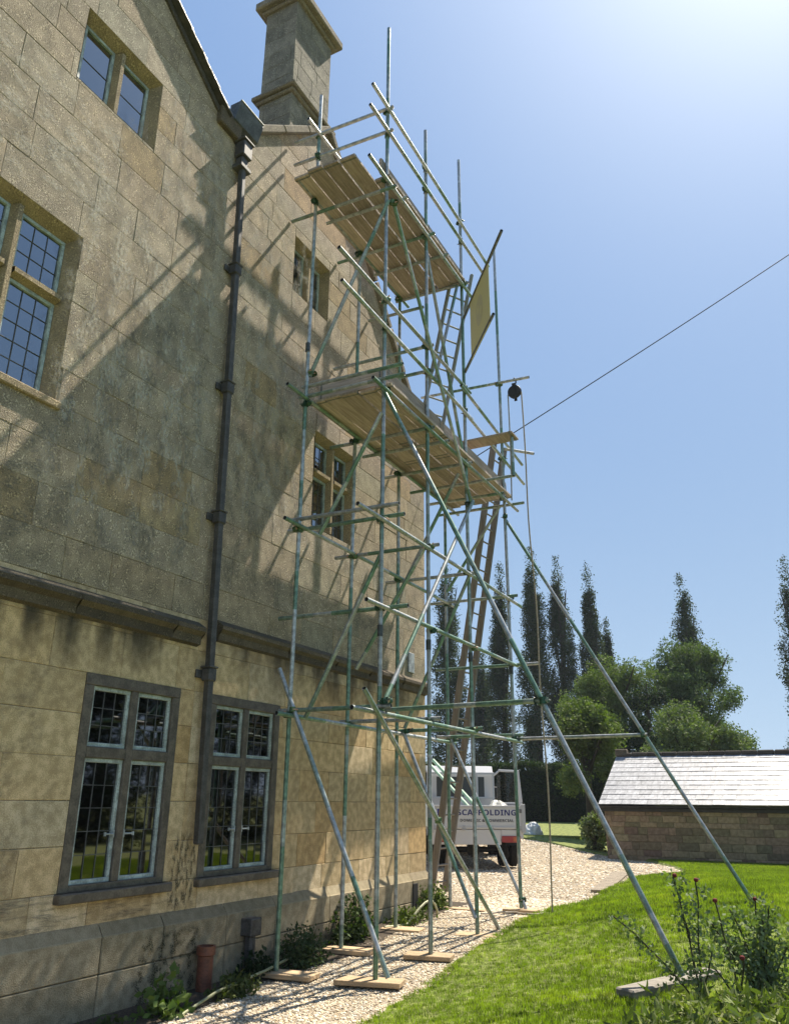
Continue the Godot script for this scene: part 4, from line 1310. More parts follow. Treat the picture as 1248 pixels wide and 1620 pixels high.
func heap(called: String, at: Vector3, size: Vector3, col: Color, sd: int) -> MeshInstance3D:
	var nz := FastNoiseLite.new()
	nz.seed = sd
	nz.frequency = 0.9
	var mb := MB.new()
	var rows := 9
	var seg := 18
	var pts := []
	for j in rows + 1:
		var ph := PI * 0.5 * j / rows
		var ring := []
		for i in seg:
			var th := TAU * i / seg
			var d := Vector3(cos(th) * cos(ph), sin(ph), sin(th) * cos(ph))
			var r := 1.0 + 0.3 * nz.get_noise_3dv(d * 0.9) + 0.10 * nz.get_noise_3dv(d * 2.4)
			ring.append(at + d * r * size)
		pts.append(ring)
	for j in rows:
		for i in seg:
			var k := (i + 1) % seg
			var o: Vector3 = (pts[j][i] as Vector3) - at
			mb.face([pts[j][i], pts[j][k], pts[j + 1][k], pts[j + 1][i]], o, col)
	return obj(called, mb, M.paint)

# ------------------------------------------------------------------ barn
func build_barn() -> void:
	var b := thing("stone_barn", "low stone outbuilding with a pale grey slate roof beyond the lawn", "outbuilding")
	var x0 := -5.88
	var x1 := 2.2
	var zf := -24.0
	var zb := -29.2
	var gy := -0.15
	var ey := 1.5
	var ry := 2.93
	var zr := -26.6
	var wall := MB.new()
	wall.bx(Vector3(x0 + 0.01, gy, zf - 0.4), Vector3(x1 - 0.01, ey, zf - 0.012), Color.WHITE, 0.0)
	wall.bx(Vector3(x0 + 0.01, gy, zb), Vector3(x1 - 0.01, ey, zb + 0.4), Color.WHITE, 0.0)
	for x in [x0 + 0.01, x1 - 0.41]:
		wall.bx(Vector3(x, gy, zb + 0.4), Vector3(x + 0.4, ey, zf - 0.4), Color.WHITE, 0.0)
		for s in [0.0, 0.4]:
			wall.face([Vector3(x + s, ey, zb), Vector3(x + s, ey, zf - 0.01), Vector3(x + s, ry, zr)], Vector3(-1 if s == 0.0 else 1, 0, 0))
	var w := obj("wall", wall, M.mortar, b)
	var courses := []
	var y := gy
	while y < ey + 0.2:
		courses.append(y)
		y += rng.randf_range(0.11, 0.21)
	var tone := func(_c):
		var k := rng.randf_range(0.6, 1.3)
		return Color(0.30 * k, 0.23 * k + rng.randf_range(-0.02, 0.02), 0.14 * k)
	lay_stones(w, PackedVector2Array([Vector2(0, gy), Vector2(x1 - x0, gy), Vector2(x1 - x0, ey), Vector2(0, ey)]), [], courses, Vector2(0.18, 0.6), Vector3(x0, 0, zf), Vector3.RIGHT, Vector3.UP, Vector3.BACK, tone, M.stone, "stone", 0.012, Vector2(0.0, 0.02))
	lay_stones(w, PackedVector2Array([Vector2(0, gy), Vector2(zf - zb, gy), Vector2(zf - zb, ey), Vector2(zf - zr, ry), Vector2(0, ey)]), [], courses + [1.775, 1.95, 2.125, 2.3, 2.475, 2.65, 2.825, 3.0], Vector2(0.6, 1.2), Vector3(x0, 0, zf), Vector3.FORWARD, Vector3.UP, Vector3.LEFT, tone, M.stone, "stone", 0.012, Vector2(0.0, 0.02))
	var board_mb := MB.new()
	board_mb.bx(Vector3(x0 - 0.1, 1.36, zf + 0.02), Vector3(x1 + 0.1, 1.52, zf + 0.06), Color(0.03, 0.028, 0.025), 0.004)
	obj("fascia", board_mb, M.paint, b)
	var gut := MB.new()
	for i in 6:
		var a0 := PI + PI * i / 6.0
		var a1 := PI + PI * (i + 1) / 6.0
		gut.face([Vector3(x0 - 0.12, 1.5 + sin(a0) * 0.055, zf + 0.12 + cos(a0) * 0.055), Vector3(x1 + 0.1, 1.5 + sin(a0) * 0.055, zf + 0.12 + cos(a0) * 0.055), Vector3(x1 + 0.1, 1.5 + sin(a1) * 0.055, zf + 0.12 + cos(a1) * 0.055), Vector3(x0 - 0.12, 1.5 + sin(a1) * 0.055, zf + 0.12 + cos(a1) * 0.055)], Vector3(0, sin((a0 + a1) / 2), cos((a0 + a1) / 2)), Color(0.025, 0.025, 0.025))
	obj("gutter", gut, M.paint, b)
	# roof deck and slates
	var e0 := Vector2(zf + 0.16, ey + 0.05)
	var r0 := Vector2(zr, ry + 0.05)
	var deck := MB.new()
	deck.face([Vector3(x0 - 0.1, e0.y - 0.02, e0.x - 0.02), Vector3(x1 + 0.1, e0.y - 0.02, e0.x - 0.02), Vector3(x1 + 0.1, r0.y - 0.02, r0.x), Vector3(x0 - 0.1, r0.y - 0.02, r0.x)], Vector3(0, 1, 0.5), Color(0.05, 0.05, 0.05))
	deck.face([Vector3(x0 - 0.1, ey - 0.05, zb - 0.2), Vector3(x1 + 0.1, ey - 0.05, zb - 0.2), Vector3(x1 + 0.1, r0.y - 0.02, r0.x), Vector3(x0 - 0.1, r0.y - 0.02, r0.x)], Vector3(0, 1, -0.5), Color(0.12, 0.12, 0.13))
	var roof := obj("roof", deck, M.slate, b)
	var rows := 11
	var slope := (r0 - e0)
	var dir := slope.normalized()
	var nrm := Vector2(-dir.y, dir.x)
	if nrm.y < 0: nrm = -nrm
	var step := slope.length() / rows
	for j in rows:
		var c0 := e0 + dir * step * (j - 0.08)
		var c1 := e0 + dir * step * (j + 1.25)
		var x := x0 - 0.12 - (0.17 if j % 2 == 1 else 0.0)
		while x < x1 + 0.1:
			var xa := maxf(x, x0 - 0.12)
			var xb := minf(x + 0.34 + rng.randf_range(-0.02, 0.02), x1 + 0.12)
			x = xb
			if xb - xa < 0.04:
				continue
			var l0 := 0.020 + rng.randf_range(-0.003, 0.005)
			var k := rng.randf_range(0.82, 1.12)
			var col := Color(0.43 * k, 0.43 * k, 0.44 * k)
			var mb := MB.new()
			var p := c0 + nrm * l0
			var q := c1 + nrm * 0.006
			var pb := c0 + nrm * (l0 - 0.008)
			xa += 0.003; xb -= 0.003
			mb.face([Vector3(xa, p.y, p.x), Vector3(xb, p.y, p.x), Vector3(xb, q.y, q.x), Vector3(xa, q.y, q.x)], Vector3(0, 1, 0.5), col)
			mb.face([Vector3(xa, p.y, p.x), Vector3(xb, p.y, p.x), Vector3(xb, pb.y, pb.x), Vector3(xa, pb.y, pb.x)], Vector3(0, 0, 1), col)
			mb.face([Vector3(xa, p.y, p.x), Vector3(xa, pb.y, pb.x), Vector3(xa, q.y, q.x)], Vector3(-1, 0, 0), col)
			mb.face([Vector3(xb, p.y, p.x), Vector3(xb, pb.y, pb.x), Vector3(xb, q.y, q.x)], Vector3(1, 0, 0), col)
			obj("slate", mb, M.slate, roof)
	var xr := x0 - 0.1
	while xr < x1:
		var mb := MB.new()
		var k := rng.randf_range(0.8, 1.2)
		mb.bx(Vector3(xr + 0.004, r0.y - 0.04, zr - 0.12), Vector3(xr + 0.45, r0.y + 0.09 + rng.randf_range(-0.008, 0.008), zr + 0.12), Color(0.12 * k, 0.105 * k, 0.085 * k), 0.03)
		obj("ridge_tile", mb, M.stone, roof)
		xr += 0.455
	var ap := MB.new()
	ap.bx(Vector3(x0 - 0.14, r0.y - 0.02, zr - 0.15), Vector3(x0 + 0.22, r0.y + 0.2, zr + 0.15), Color(0.2, 0.17, 0.12), 0.03)
	obj("apex_stone", ap, M.stone, b)

# ------------------------------------------------------------------ plants
func leaf_clump(n: int, size: float, spread: float, sd: int, aspect := 0.6) -> ArrayMesh:
	var r := RandomNumberGenerator.new()
	r.seed = sd
	var mb := MB.new()
	for i in n:
		var p := Vector3(r.randf_range(-1, 1), r.randf_range(-1, 1), r.randf_range(-1, 1)) * spread
		var d := Vector3(r.randf_range(-1, 1), r.randf_range(-0.6, 1), r.randf_range(-1, 1)).normalized()
		var s := d.cross(Vector3(r.randf_range(-1, 1), r.randf_range(-1, 1), r.randf_range(-1, 1))).normalized()
		var l := size * r.randf_range(0.7, 1.3)
		var nn := d.cross(s).normalized()
		var k := r.randf_range(0.8, 1.2)
		mb.tri(p, p + d * l * 0.5 + s * l * aspect * 0.5, p + d * l, nn, nn, nn, Color(k, k, k))
		mb.tri(p, p + d * l, p + d * l * 0.5 - s * l * aspect * 0.5, nn, nn, nn, Color(k, k, k))
	return mb.mesh()

var clumps := {}
func clump(key: String, n: int, size: float, spread: float, aspect := 0.6) -> ArrayMesh:
	if not clumps.has(key):
		clumps[key] = leaf_clump(n, size, spread, key.hash() % 10000, aspect)
	return clumps[key]

func rnd_basis(s: float) -> Basis:
	return Basis.from_euler(Vector3(rng.randf() * TAU, rng.randf() * TAU, rng.randf() * TAU)).scaled(Vector3.ONE * s)

func trunk(t: Node, h: float, r: float, col: Color, limbs: int, spread: float) -> void:
	var mb := MB.new()
	mb.tube(Vector3(0, -0.3, 0), Vector3(0, h * 0.4, 0), r, 10, col, [], r * 0.75)
	mb.tube(Vector3(0, h * 0.4, 0), Vector3(0.1, h * 0.9, 0.05), r * 0.75, 8, col, [], r * 0.15)
	for i in limbs:
		var a := TAU * i / limbs + rng.randf()
		var y0 := h * rng.randf_range(0.2, 0.6)
		mb.tube(Vector3(0, y0, 0), Vector3(cos(a) * spread, y0 + h * 0.3, sin(a) * spread), r * 0.4, 6, col, [], r * 0.1)
	obj("trunk", mb, M.bark, t)

func poplar(at: Vector2, h: float, w: float, dens: float, label: String) -> void:
	var y := ground_y(at.x, at.y)
	var t := thing("poplar_tree", label, "tree", Vector3(at.x, y, at.y), "poplars in a row beyond the hedge")
	trunk(t, h, 0.28, Color(0.09, 0.08, 0.06), 6, w * 0.5)
	var xf := []
	var cols := []
	var plumes := []
	for i in 34:
		var f := i / 33.0
		var a := rng.randf() * TAU
		var y0 := h * (0.06 + 0.66 * f)
		var rr := w * (0.85 if f < 0.55 else lerpf(0.85, 0.2, (f - 0.55) / 0.45)) * rng.randf_range(0.35, 1.0)
		plumes.append([Vector3(cos(a) * rr, y0, sin(a) * rr), h * rng.randf_range(0.13, 0.26), w * rng.randf_range(0.22, 0.52)])
	plumes.append([Vector3(0, h * 0.7, 0), h * 0.3, w * 0.36])
	for p in plumes:
		var c := int(95 * dens)
		for k in c:
			var f := rng.randf()
			var r: float = p[2] * sqrt(sin(PI * pow(f, 0.75)) + 0.03) * sqrt(rng.randf())
			var a := rng.randf() * TAU
			var pos: Vector3 = p[0] + Vector3(cos(a) * r, f * p[1], sin(a) * r)
			if pos.y > h: pos.y = h - rng.randf() * 0.5
			xf.append(Transform3D(rnd_basis(rng.randf_range(0.7, 1.2)), pos))
			var v := rng.randf_range(0.75, 1.25)
			cols.append(Color(0.052 * v, 0.07 * v, 0.034 * v))
	scatter("crown", clump("poplar", 10, 0.15, 0.24), M.leaf, xf, cols, t)

func round_tree(called: String, at: Vector2, h: float, w: float, col: Color, n: int, label: String, base := 0.15, lobes := 22) -> void:
	var y := ground_y(at.x, at.y)
	var t := thing(called, label, "tree" if h > 2.5 else "shrub", Vector3(at.x, y, at.y), "round trees behind the barn")
	trunk(t, h, 0.06 + h * 0.02, Color(0.10, 0.085, 0.06), 7, w * 0.6)
	var xf := []
	var cols := []
	var cen := []
	for i in lobes:
		var a := rng.randf() * TAU
		var f := rng.randf()
		var yy := h * lerpf(base, 0.86, f)
		var rr := w * sqrt(maxf(0.05, 1.0 - pow(f * 2.0 - 0.8, 2.0) * 0.62)) * sqrt(rng.randf()) * 0.78
		cen.append([Vector3(cos(a) * rr, yy, sin(a) * rr), w * rng.randf_range(0.2, 0.42), rng.randf_range(0.8, 1.2)])
	for i in n:
		var c = cen[rng.randi() % cen.size()]
		var d := Vector3(rng.randfn(), rng.randfn() * 0.85, rng.randfn()).normalized() * pow(rng.randf(), 0.4)
		xf.append(Transform3D(rnd_basis(rng.randf_range(0.7, 1.25)), c[0] + d * c[1]))
		var v: float = c[2] * rng.randf_range(0.8, 1.2)
		cols.append(Color(col.r * v, col.g * v, col.b * v))
	scatter("crown", clump("round", 12, 0.12, 0.2), M.leaf, xf, cols, t)

func bush(called: String, label: String, group: String, at: Vector3, size: Vector3, n: int, leaf: float, col: Color, stems := 6, category := "plant") -> Node3D:
	var t := thing(called, label, category, at, group)
	var mb := MB.new()
	for i in stems:
		var a := rng.randf() * TAU
		var e := Vector3(cos(a) * size.x * rng.randf_range(0.3, 0.9), size.y * rng.randf_range(0.6, 1.0), sin(a) * size.z * rng.randf_range(0.3, 0.9))
		mb.tube(Vector3(0, -0.05, 0), e, 0.006 + leaf * 0.03, 5, Color(0.07, 0.09, 0.04), [], 0.002)
	obj("stems", mb, M.bark, t)
	var xf := []
	var cols := []
	for i in n:
		var d := Vector3(rng.randfn(), absf(rng.randfn()), rng.randfn()).normalized() * pow(rng.randf(), 0.5)
		xf.append(Transform3D(rnd_basis(rng.randf_range(0.6, 1.3)), d * size))
		var v := rng.randf_range(0.7, 1.3)
		cols.append(Color(col.r * v, col.g * v, col.b * v))
	scatter("leaves", clump("bush%.3f" % leaf, 5, leaf, leaf * 1.2), M.leaf, xf, cols, t)
	return t

func rose(label: String, at: Vector3, canes: Array, reds: Array, dens := 26) -> void:
	# canes: end points relative to the base
	var t := thing("rose_bush", label, "rose bush", at, "rose bushes in the bed at the lawn's edge")
	var xf := []
	var cols := []
	for c in canes:
		var mb := MB.new()
		var e: Vector3 = c
		var pts := []
		for k in 7:
			var f := k / 6.0
			pts.append(Vector3(e.x * pow(f, 1.2), e.y * pow(f, 0.9), e.z * pow(f, 1.2)) + Vector3(rng.randf_range(-1, 1), 0, rng.randf_range(-1, 1)) * 0.012 * f)
		mb.path(pts, 0.006, 5, Color(0.10, 0.10, 0.05))
		obj("cane", mb, M.bark, t)
		for k in int(dens * e.length()):
			var f := pow(rng.randf(), 0.6)
			var p := Vector3(e.x * pow(f, 1.2), e.y * pow(f, 0.9), e.z * pow(f, 1.2))
			xf.append(Transform3D(rnd_basis(rng.randf_range(0.7, 1.2)), p + Vector3(rng.randf_range(-1, 1), rng.randf_range(-0.6, 0.6), rng.randf_range(-1, 1)) * 0.06))
			var v := rng.randf_range(0.7, 1.3)
			cols.append(Color(0.19 * v, 0.24 * v, 0.125 * v))
	scatter("leaves", clump("rose", 9, 0.036, 0.04), M.leaf, xf, cols, t)
	for k in reds.size():
		var tip: Vector3 = canes[k % canes.size()]
		var mb := MB.new()
		mb.lathe(tip - Vector3(0, 0.008, 0), [[0.0, 0.0], [0.013, 0.006], [0.019, 0.017], [0.015, 0.028], [0.006, 0.033], [0.0, 0.031]], 9, Color(0.20, 0.045, 0.04))
		obj("bloom", mb, M.leaf, t)

func build_plants() -> void:
	# poplars beyond the hedge
	for p in [[-25.1, -56.6, 18.6, 1.5, "poplar farthest left, crossed by the scaffold tubes beside the house corner"], [-27.4, -69.7, 13.6, 1.1, "short dark poplar low between the scaffold's third and fourth standards"], [-22.5, -61.8, 19.6, 1.25, "poplar just left of the farthest front standard"], [-19.1, -59.7, 20.0, 1.2, "poplar directly behind the hanging rope"], [-17.4, -61.3, 19.6, 1.25, "poplar immediately right of the rope, tall and even"], [-15.6, -63.8, 19.4, 1.0, "slim poplar behind the far raker tube, with a lower spire at its right"], [-14.9, -66.1, 15.0, 0.75, "smaller spire leaning on the right side of the slim poplar"], [-8.6, -65.2, 17.8, 1.45, "single poplar rising out of the round trees above the barn"], [-0.85, -61.9, 17.6, 1.35, "poplar cut by the right edge of the view"]]:
		poplar(Vector2(p[0], p[1]), p[2], p[3] * 1.13, 1.1, p[4])
	round_tree("broadleaf_tree", Vector2(-9.9, -44.8), 8.5, 3.3, Color(0.14, 0.18, 0.06), 4600, "bright green spreading tree between the two raker tubes")
	round_tree("dark_tree", Vector2(-8.0, -43.1), 7.4, 2.0, Color(0.035, 0.055, 0.025), 2800, "dark dense tree in the gap left of the poplar above the barn")
	round_tree("broadleaf_tree", Vector2(-6.1, -47.5), 10.6, 3.4, Color(0.12, 0.16, 0.07), 7000, "tall round tree under the single poplar above the barn", 0.2, 40)
	round_tree("lilac_tree", Vector2(-5.3, -38.0), 5.6, 2.8, Color(0.15, 0.185, 0.085), 3600, "pale green low tree touching the barn's ridge")
	round_tree("apple_tree", Vector2(-7.75, -29.6), 5.0, 1.45, Color(0.13, 0.165, 0.055), 1700, "thin leafed young tree in front of the hedge at the barn's left end", 0.22, 16)
	round_tree("shrub", Vector2(-6.65, -25.6), 0.9, 0.42, Color(0.16, 0.19, 0.09), 150, "small loose shrub at the barn's left corner", 0.1, 8)
	round_tree("broadleaf_tree", Vector2(3.0, -60.0), 4.2, 2.6, Color(0.06, 0.09, 0.03), 1500, "low bushy treetop just showing over the barn ridge near the right edge")
	# trees standing off to the right, seen in the window glass
	for p in [[9.5, -19.5, 9.0, 3.6, "at the right end of the barn"], [14.5, -16.0, 9.0, 3.8, "second to the right of the barn"], [8.2, -27.5, 10.0, 4.3, "between the barn and the far right trees"], [19.5, -12.0, 9.0, 4.0, "farthest right on the lawn"]]:
		round_tree("broadleaf_tree", Vector2(p[0], p[1]), p[2], p[3], Color(0.03, 0.05, 0.02), 6000, "large dark tree %s, outside the view" % p[4], 0.03, 40)
	# clipped hedge
	var hedge := thing("clipped_hedge", "tall clipped dark hedge along the far lawn behind the truck", "hedge")
	var hm := MB.new()
	var xf := []
	var cols := []
	var A := Vector2(-24.0, -37.6)
	var B := Vector2(-7.6, -39.2)
	var along := (B - A).normalized()
	var nrm2 := Vector2(-along.y, along.x)
	var ln := A.distance_to(B)
	var c2 := (A + B) * 0.5
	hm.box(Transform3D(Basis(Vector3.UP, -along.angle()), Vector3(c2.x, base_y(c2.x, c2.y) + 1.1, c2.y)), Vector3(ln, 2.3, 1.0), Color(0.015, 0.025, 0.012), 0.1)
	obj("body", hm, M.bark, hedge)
	for i in 9000:
		var u := rng.randf() * ln
		var top := rng.randf() < 0.35
		var hh := 2.42 + 0.09 * sin(u * 1.3) + 0.06 * sin(u * 4.1)
		var yy := hh if top else rng.randf() * hh
		var dd := rng.randf_range(-0.6, 0.6) if top else (0.58 if rng.randf() < 0.8 else -0.58)
		var q := A + along * u + nrm2 * (dd + rng.randf_range(-0.06, 0.06))
		xf.append(Transform3D(rnd_basis(rng.randf_range(0.5, 0.9)), Vector3(q.x, base_y(q.x, q.y) + yy + rng.randf_range(-0.06, 0.06), q.y)))
		var v := rng.randf_range(0.7, 1.3)
		cols.append(Color(0.03 * v, 0.05 * v, 0.02 * v))
	scatter("leaves", clump("round", 12, 0.12, 0.2), M.leaf, xf, cols, hedge)
	# weeds and plants at the foot of the wall
	var wg := "weeds along the foot of the house wall"
	bush("weed_clump", "dark leafy weeds behind the sole board nearest the downpipe", wg, Vector3(-5.12, 0.0, -7.75), Vector3(0.25, 0.36, 0.34), 420, 0.045, Color(0.06, 0.09, 0.04), 14)
	bush("weed_clump", "weeds with pale tips between the second and third wall standards", wg, Vector3(-5.22, 0.05, -8.95), Vector3(0.2, 0.5, 0.4), 260, 0.055, Color(0.06, 0.09, 0.03), 14)
	bush("weed_clump", "bright low weeds beneath the arching hose", wg, Vector3(-5.1, 0.1, -10.2), Vector3(0.28, 0.16, 0.5), 240, 0.05, Color(0.10, 0.13, 0.03), 10)
	bush("weed_clump", "yellow green weeds by the plinth slot at the house corner", wg, Vector3(-5.3, 0.14, -11.25), Vector3(0.25, 0.34, 0.4), 240, 0.055, Color(0.10, 0.13, 0.035), 10)
	bush("weed_clump", "low dark weeds round the cast drain hopper", wg, Vector3(-5.2, -0.02, -7.1), Vector3(0.16, 0.2, 0.26), 150, 0.05, Color(0.03, 0.05, 0.02), 8)
	bush("weed_clump", "bright leafed weed standing in front of the terracotta pipe", wg, Vector3(-5.0, -0.12, -5.65), Vector3(0.16, 0.36, 0.2), 110, 0.075, Color(0.13, 0.19, 0.05), 8)
	bush("weed_clump", "small grassy tuft on the gravel between the pipe and the first sole board", wg, Vector3(-4.95, -0.01, -6.45), Vector3(0.16, 0.14, 0.3), 120, 0.05, Color(0.09, 0.11, 0.035), 10)
	bush("weed_clump", "ragged weeds at the bottom edge below the first window", wg, Vector3(-5.05, -0.12, -5.0), Vector3(0.2, 0.16, 0.4), 120, 0.06, Color(0.07, 0.10, 0.035), 8)
	# bed at the lower right
	var gy := 0.22
	rose("rose bush with tall leafy canes rising in front of the near raker foot", Vector3(-1.05, gy, -6.62), [Vector3(-0.14, 0.85, -0.25), Vector3(0.02, 0.83, -0.20), Vector3(-0.45, 0.46, -0.10), Vector3(-0.56, 0.58, 0.00), Vector3(-0.07, 0.59, -0.10), Vector3(0.11, 0.41, 0.10)], [Vector3(-0.29, 0.73, -0.22), Vector3(0.05, 0.86, -0.20)])
	rose("rose bush with a bare dark cane, between the other two in the bed", Vector3(-0.80, gy, -6.7), [Vector3(-0.11, 0.70, -0.10), Vector3(0.05, 0.37, 0.10), Vector3(-0.18, 0.33, 0.00)], [Vector3(-0.25, 0.49, 0.00), Vector3(-0.29, 0.37, 0.02)], 10)
	rose("dense rose bush hiding the foot of the far raker", Vector3(-0.66, gy, -6.95), [Vector3(0.00, 0.70, -0.10), Vector3(0.09, 0.67, 0.00), Vector3(-0.18, 0.63, -0.10), Vector3(-0.32, 0.55, 0.05), Vector3(0.23, 0.52, 0.10), Vector3(-0.09, 0.44, 0.15), Vector3(0.29, 0.37, 0.00), Vector3(0.05, 0.59, 0.10), Vector3(-0.23, 0.44, 0.10)], [Vector3(-0.38, 0.52, 0.05)], 60)
	var gxf := []
	var gcol := []
	for i in 4200:
		var x := rng.randf_range(-1.35, 0.6)
		var z := rng.randf_range(-6.95, -4.4)
		if z < -6.35 - (x + 1.35) * 0.55 or x < -1.2 + (-5.9 - z) * 0.12:
			if rng.randf() < 0.93: continue
		var hgt := 0.14 * rng.randf() * (0.6 + 0.6 * sin(x * 7.0 + z * 4.0) * 0.5 + 0.5)
		gxf.append(Transform3D(rnd_basis(rng.randf_range(0.7, 1.4)), Vector3(x, gy + hgt, z)))
		var v := rng.randf_range(0.6, 1.4)
		gcol.append(Color(0.15 * v, 0.185 * v, 0.065 * v) if rng.randf() < 0.75 else Color(0.30 * v, 0.32 * v, 0.14 * v))
	var gc := scatter("ground_cover", clump("cover", 7, 0.085, 0.035, 0.22), M.leaf, gxf, gcol)
	tag(gc, "grassy ground cover spilling over the planting bed at the lower right", "ground cover")

# ------------------------------------------------------------------ ground
func build_ground() -> void:
	# gravel and general ground: one sheet to the horizon
	var xs := []
	var zs := []
	for v in [-400, -200, -120, -80, -60, -45, -35, -28, -24, -20, -17, -14.5, -12.5, -11, -9.5, -8.5, -7.5, -6.5]: xs.append(float(v))
	var x := -6.0
	while x < 1.0:
		xs.append(x); x += 0.25
	for v in [1.0, 1.6, 2.4, 3.4, 4.6, 6, 8, 10, 13, 17, 22, 28, 36, 50, 80, 140, 400]: xs.append(float(v))
	for v in [300, 120, 60, 30, 15, 8, 4, 2, 0, -2]: zs.append(float(v))
	var z := -3.0
	while z > -30.0:
		zs.append(z); z -= 0.3 if z > -14.0 else 0.6
	for v in [-30.5, -32, -34, -36, -39, -43, -48, -55, -65, -80, -100, -140, -200, -300, -500]: zs.append(float(v))
	var mb := MB.new()
	for i in xs.size() - 1:
		for j in zs.size() - 1:
			var q := []
			for k in [[i, j], [i + 1, j], [i + 1, j + 1], [i, j + 1]]:
				var under := 0.4 if zs[k[1]] < -29.2 or xs[k[0]] > edge_x(zs[k[1]]) + 0.4 else 0.0
				q.append(Vector3(xs[k[0]], ground_y(xs[k[0]], zs[k[1]]) - 0.02 - under, zs[k[1]]))
			mb.face(q, Vector3.UP, Color.WHITE)
	structure("gravel_drive", mb, M.gravel)
	# lawn laid over it, from its edge outwards
	var lw := MB.new()
	var cols := [0.0, 0.06, 0.15, 0.3, 0.55, 0.85, 1.2, 1.7, 2.3, 3.0, 4.0, 5.5, 7.5, 10, 14, 20, 30, 50, 90, 400]
	for j in zs.size() - 1:
		for i in cols.size() - 1:
			var q := []
			for k in [[i, j], [i + 1, j], [i + 1, j + 1], [i, j + 1]]:
				var zz: float = zs[k[1]]
				var e := edge_x(zz) + 0.04 * sin(zz * 3.1) + 0.035 * sin(zz * 7.7) + 0.02 * sin(zz * 19.0)
				if zz < -28.3:
					e = -380.0
				var xx: float = e + cols[k[0]] if zz >= -28.3 else lerpf(-380.0, 380.0, float(k[0]) / (cols.size() - 1))
				var rise := -0.03 if k[0] == 0 else (0.025 if k[0] == 1 else 0.035)
				q.append(Vector3(xx, ground_y(xx, zz) + rise, zz))
			lw.face(q, Vector3.UP, Color.WHITE)
	structure("lawn", lw, M.lawn)
	# soil strip at the foot of the wall and under the bed
	var so := MB.new()
	for j in 40:
		var z0 := -2.0 - j * 0.25
		var q := []
		for k in [[-5.4, z0], [-4.95 + 0.1 * sin(z0 * 2.0), z0], [-4.95 + 0.1 * sin((z0 - 0.25) * 2.0), z0 - 0.25], [-5.4, z0 - 0.25]]:
			q.append(Vector3(k[0], ground_y(k[0], k[1]) - (0.004 if k[0] < -5.2 else 0.012), k[1]))
		so.face(q, Vector3.UP, Color.WHITE)
	structure("soil", so, M.soil)
	# loose pebbles on the near gravel
	var pb := MB.new()
	pb.lathe(Vector3.ZERO, [[0.0, -0.4], [0.75, -0.28], [1.0, 0.0], [0.72, 0.3], [0.0, 0.42]], 6, Color.WHITE)
	var xf := []
	var pc := []
	for i in 46000:
		var zz := -4.2 - pow(rng.randf(), 1.5) * 10.5
		var xx := rng.randf_range(-5.35, edge_x(zz) + 0.05)
		if zz < -11.6:
			xx = rng.randf_range(-7.0, edge_x(zz))
		var dens := ss(-5.15, -4.7, xx)
		if rng.randf() > dens and zz > -11.5:
			continue
		var s := rng.randf_range(0.006, 0.0135)
		xf.append(Transform3D(Basis.from_euler(Vector3(rng.randf_range(-0.5, 0.5), rng.randf() * TAU, rng.randf_range(-0.5, 0.5))).scaled(Vector3(s * rng.randf_range(0.8, 1.5), s, s)), Vector3(xx, ground_y(xx, zz) - 0.02 + s * 0.25, zz)))
		var v := rng.randf_range(0.6, 1.25)
		pc.append([Color(0.60, 0.51, 0.375), Color(0.54, 0.43, 0.28), Color(0.63, 0.585, 0.49), Color(0.42, 0.35, 0.265)][rng.randi() % 4] * v)
	for i in 26000:
		var zz := -11.0 - rng.randf() * 15.5
		var xx := rng.randf_range(-13.0 if zz < -13.0 else -5.0, edge_x(zz) + 0.05)
		if xx < -5.4 and zz > -11.8: continue
		var s := rng.randf_range(0.012, 0.026)
		xf.append(Transform3D(Basis.from_euler(Vector3(rng.randf_range(-0.5, 0.5), rng.randf() * TAU, rng.randf_range(-0.5, 0.5))).scaled(Vector3(s * rng.randf_range(0.8, 1.5), s * 0.8, s)), Vector3(xx, ground_y(xx, zz) - 0.02 + s * 0.15, zz)))
		var v := rng.randf_range(0.6, 1.25)
		pc.append([Color(0.60, 0.51, 0.375), Color(0.54, 0.43, 0.28), Color(0.63, 0.585, 0.49), Color(0.42, 0.35, 0.265)][rng.randi() % 4] * v)
	tag(scatter("gravel", pb.mesh(), M.pebble, xf, pc), "loose pale gravel stones lying on the drive and path", "gravel")
	# grass blades
	var bl := MB.new()
	for i in 9:
		var a := rng.randf() * TAU
		var o := Vector3(rng.randf_range(-0.03, 0.03), 0, rng.randf_range(-0.03, 0.03))
		var l := rng.randf_range(0.016, 0.036)
		var lean := Vector3(cos(a), 0, sin(a)) * l * rng.randf_range(0.2, 0.8)
		var s := Vector3(-sin(a), 0, cos(a)) * 0.0028
		var nn := Vector3(cos(a), 0.6, sin(a)).normalized()
		bl.tri(o - s, o + s, o + lean + Vector3(0, l, 0), nn, nn, nn, Color.WHITE)
	xf = []
	pc = []
	var fn := FastNoiseLite.new(); fn.seed = 8; fn.frequency = 0.8
	for i in 120000:
		var zz := -4.6 - pow(rng.randf(), 1.35) * 19.3
		var xx := edge_x(zz) + 0.02 + pow(rng.randf(), 0.9) * 6.2
		if xx > 1.6: continue
		var s := rng.randf_range(0.7, 1.3) * (1.0 if zz > -10 else 1.3)
		xf.append(Transform3D(Basis(Vector3.UP, rng.randf() * TAU).scaled(Vector3(s, s, s)), Vector3(xx, ground_y(xx, zz) + 0.028, zz)))
		var pt := fn.get_noise_2d(xx, zz)
		var v := rng.randf_range(0.7, 1.3) * (1.0 + pt * 0.45)
		pc.append(Color(0.205 * v + maxf(0.0, pt) * 0.06, 0.272 * v, 0.045 * v))
	tag(scatter("grass", bl.mesh(), M.grass, xf, pc), "short mown green grass of the lawn", "grass")
	# slabs and edging
	var sl := MB.new()
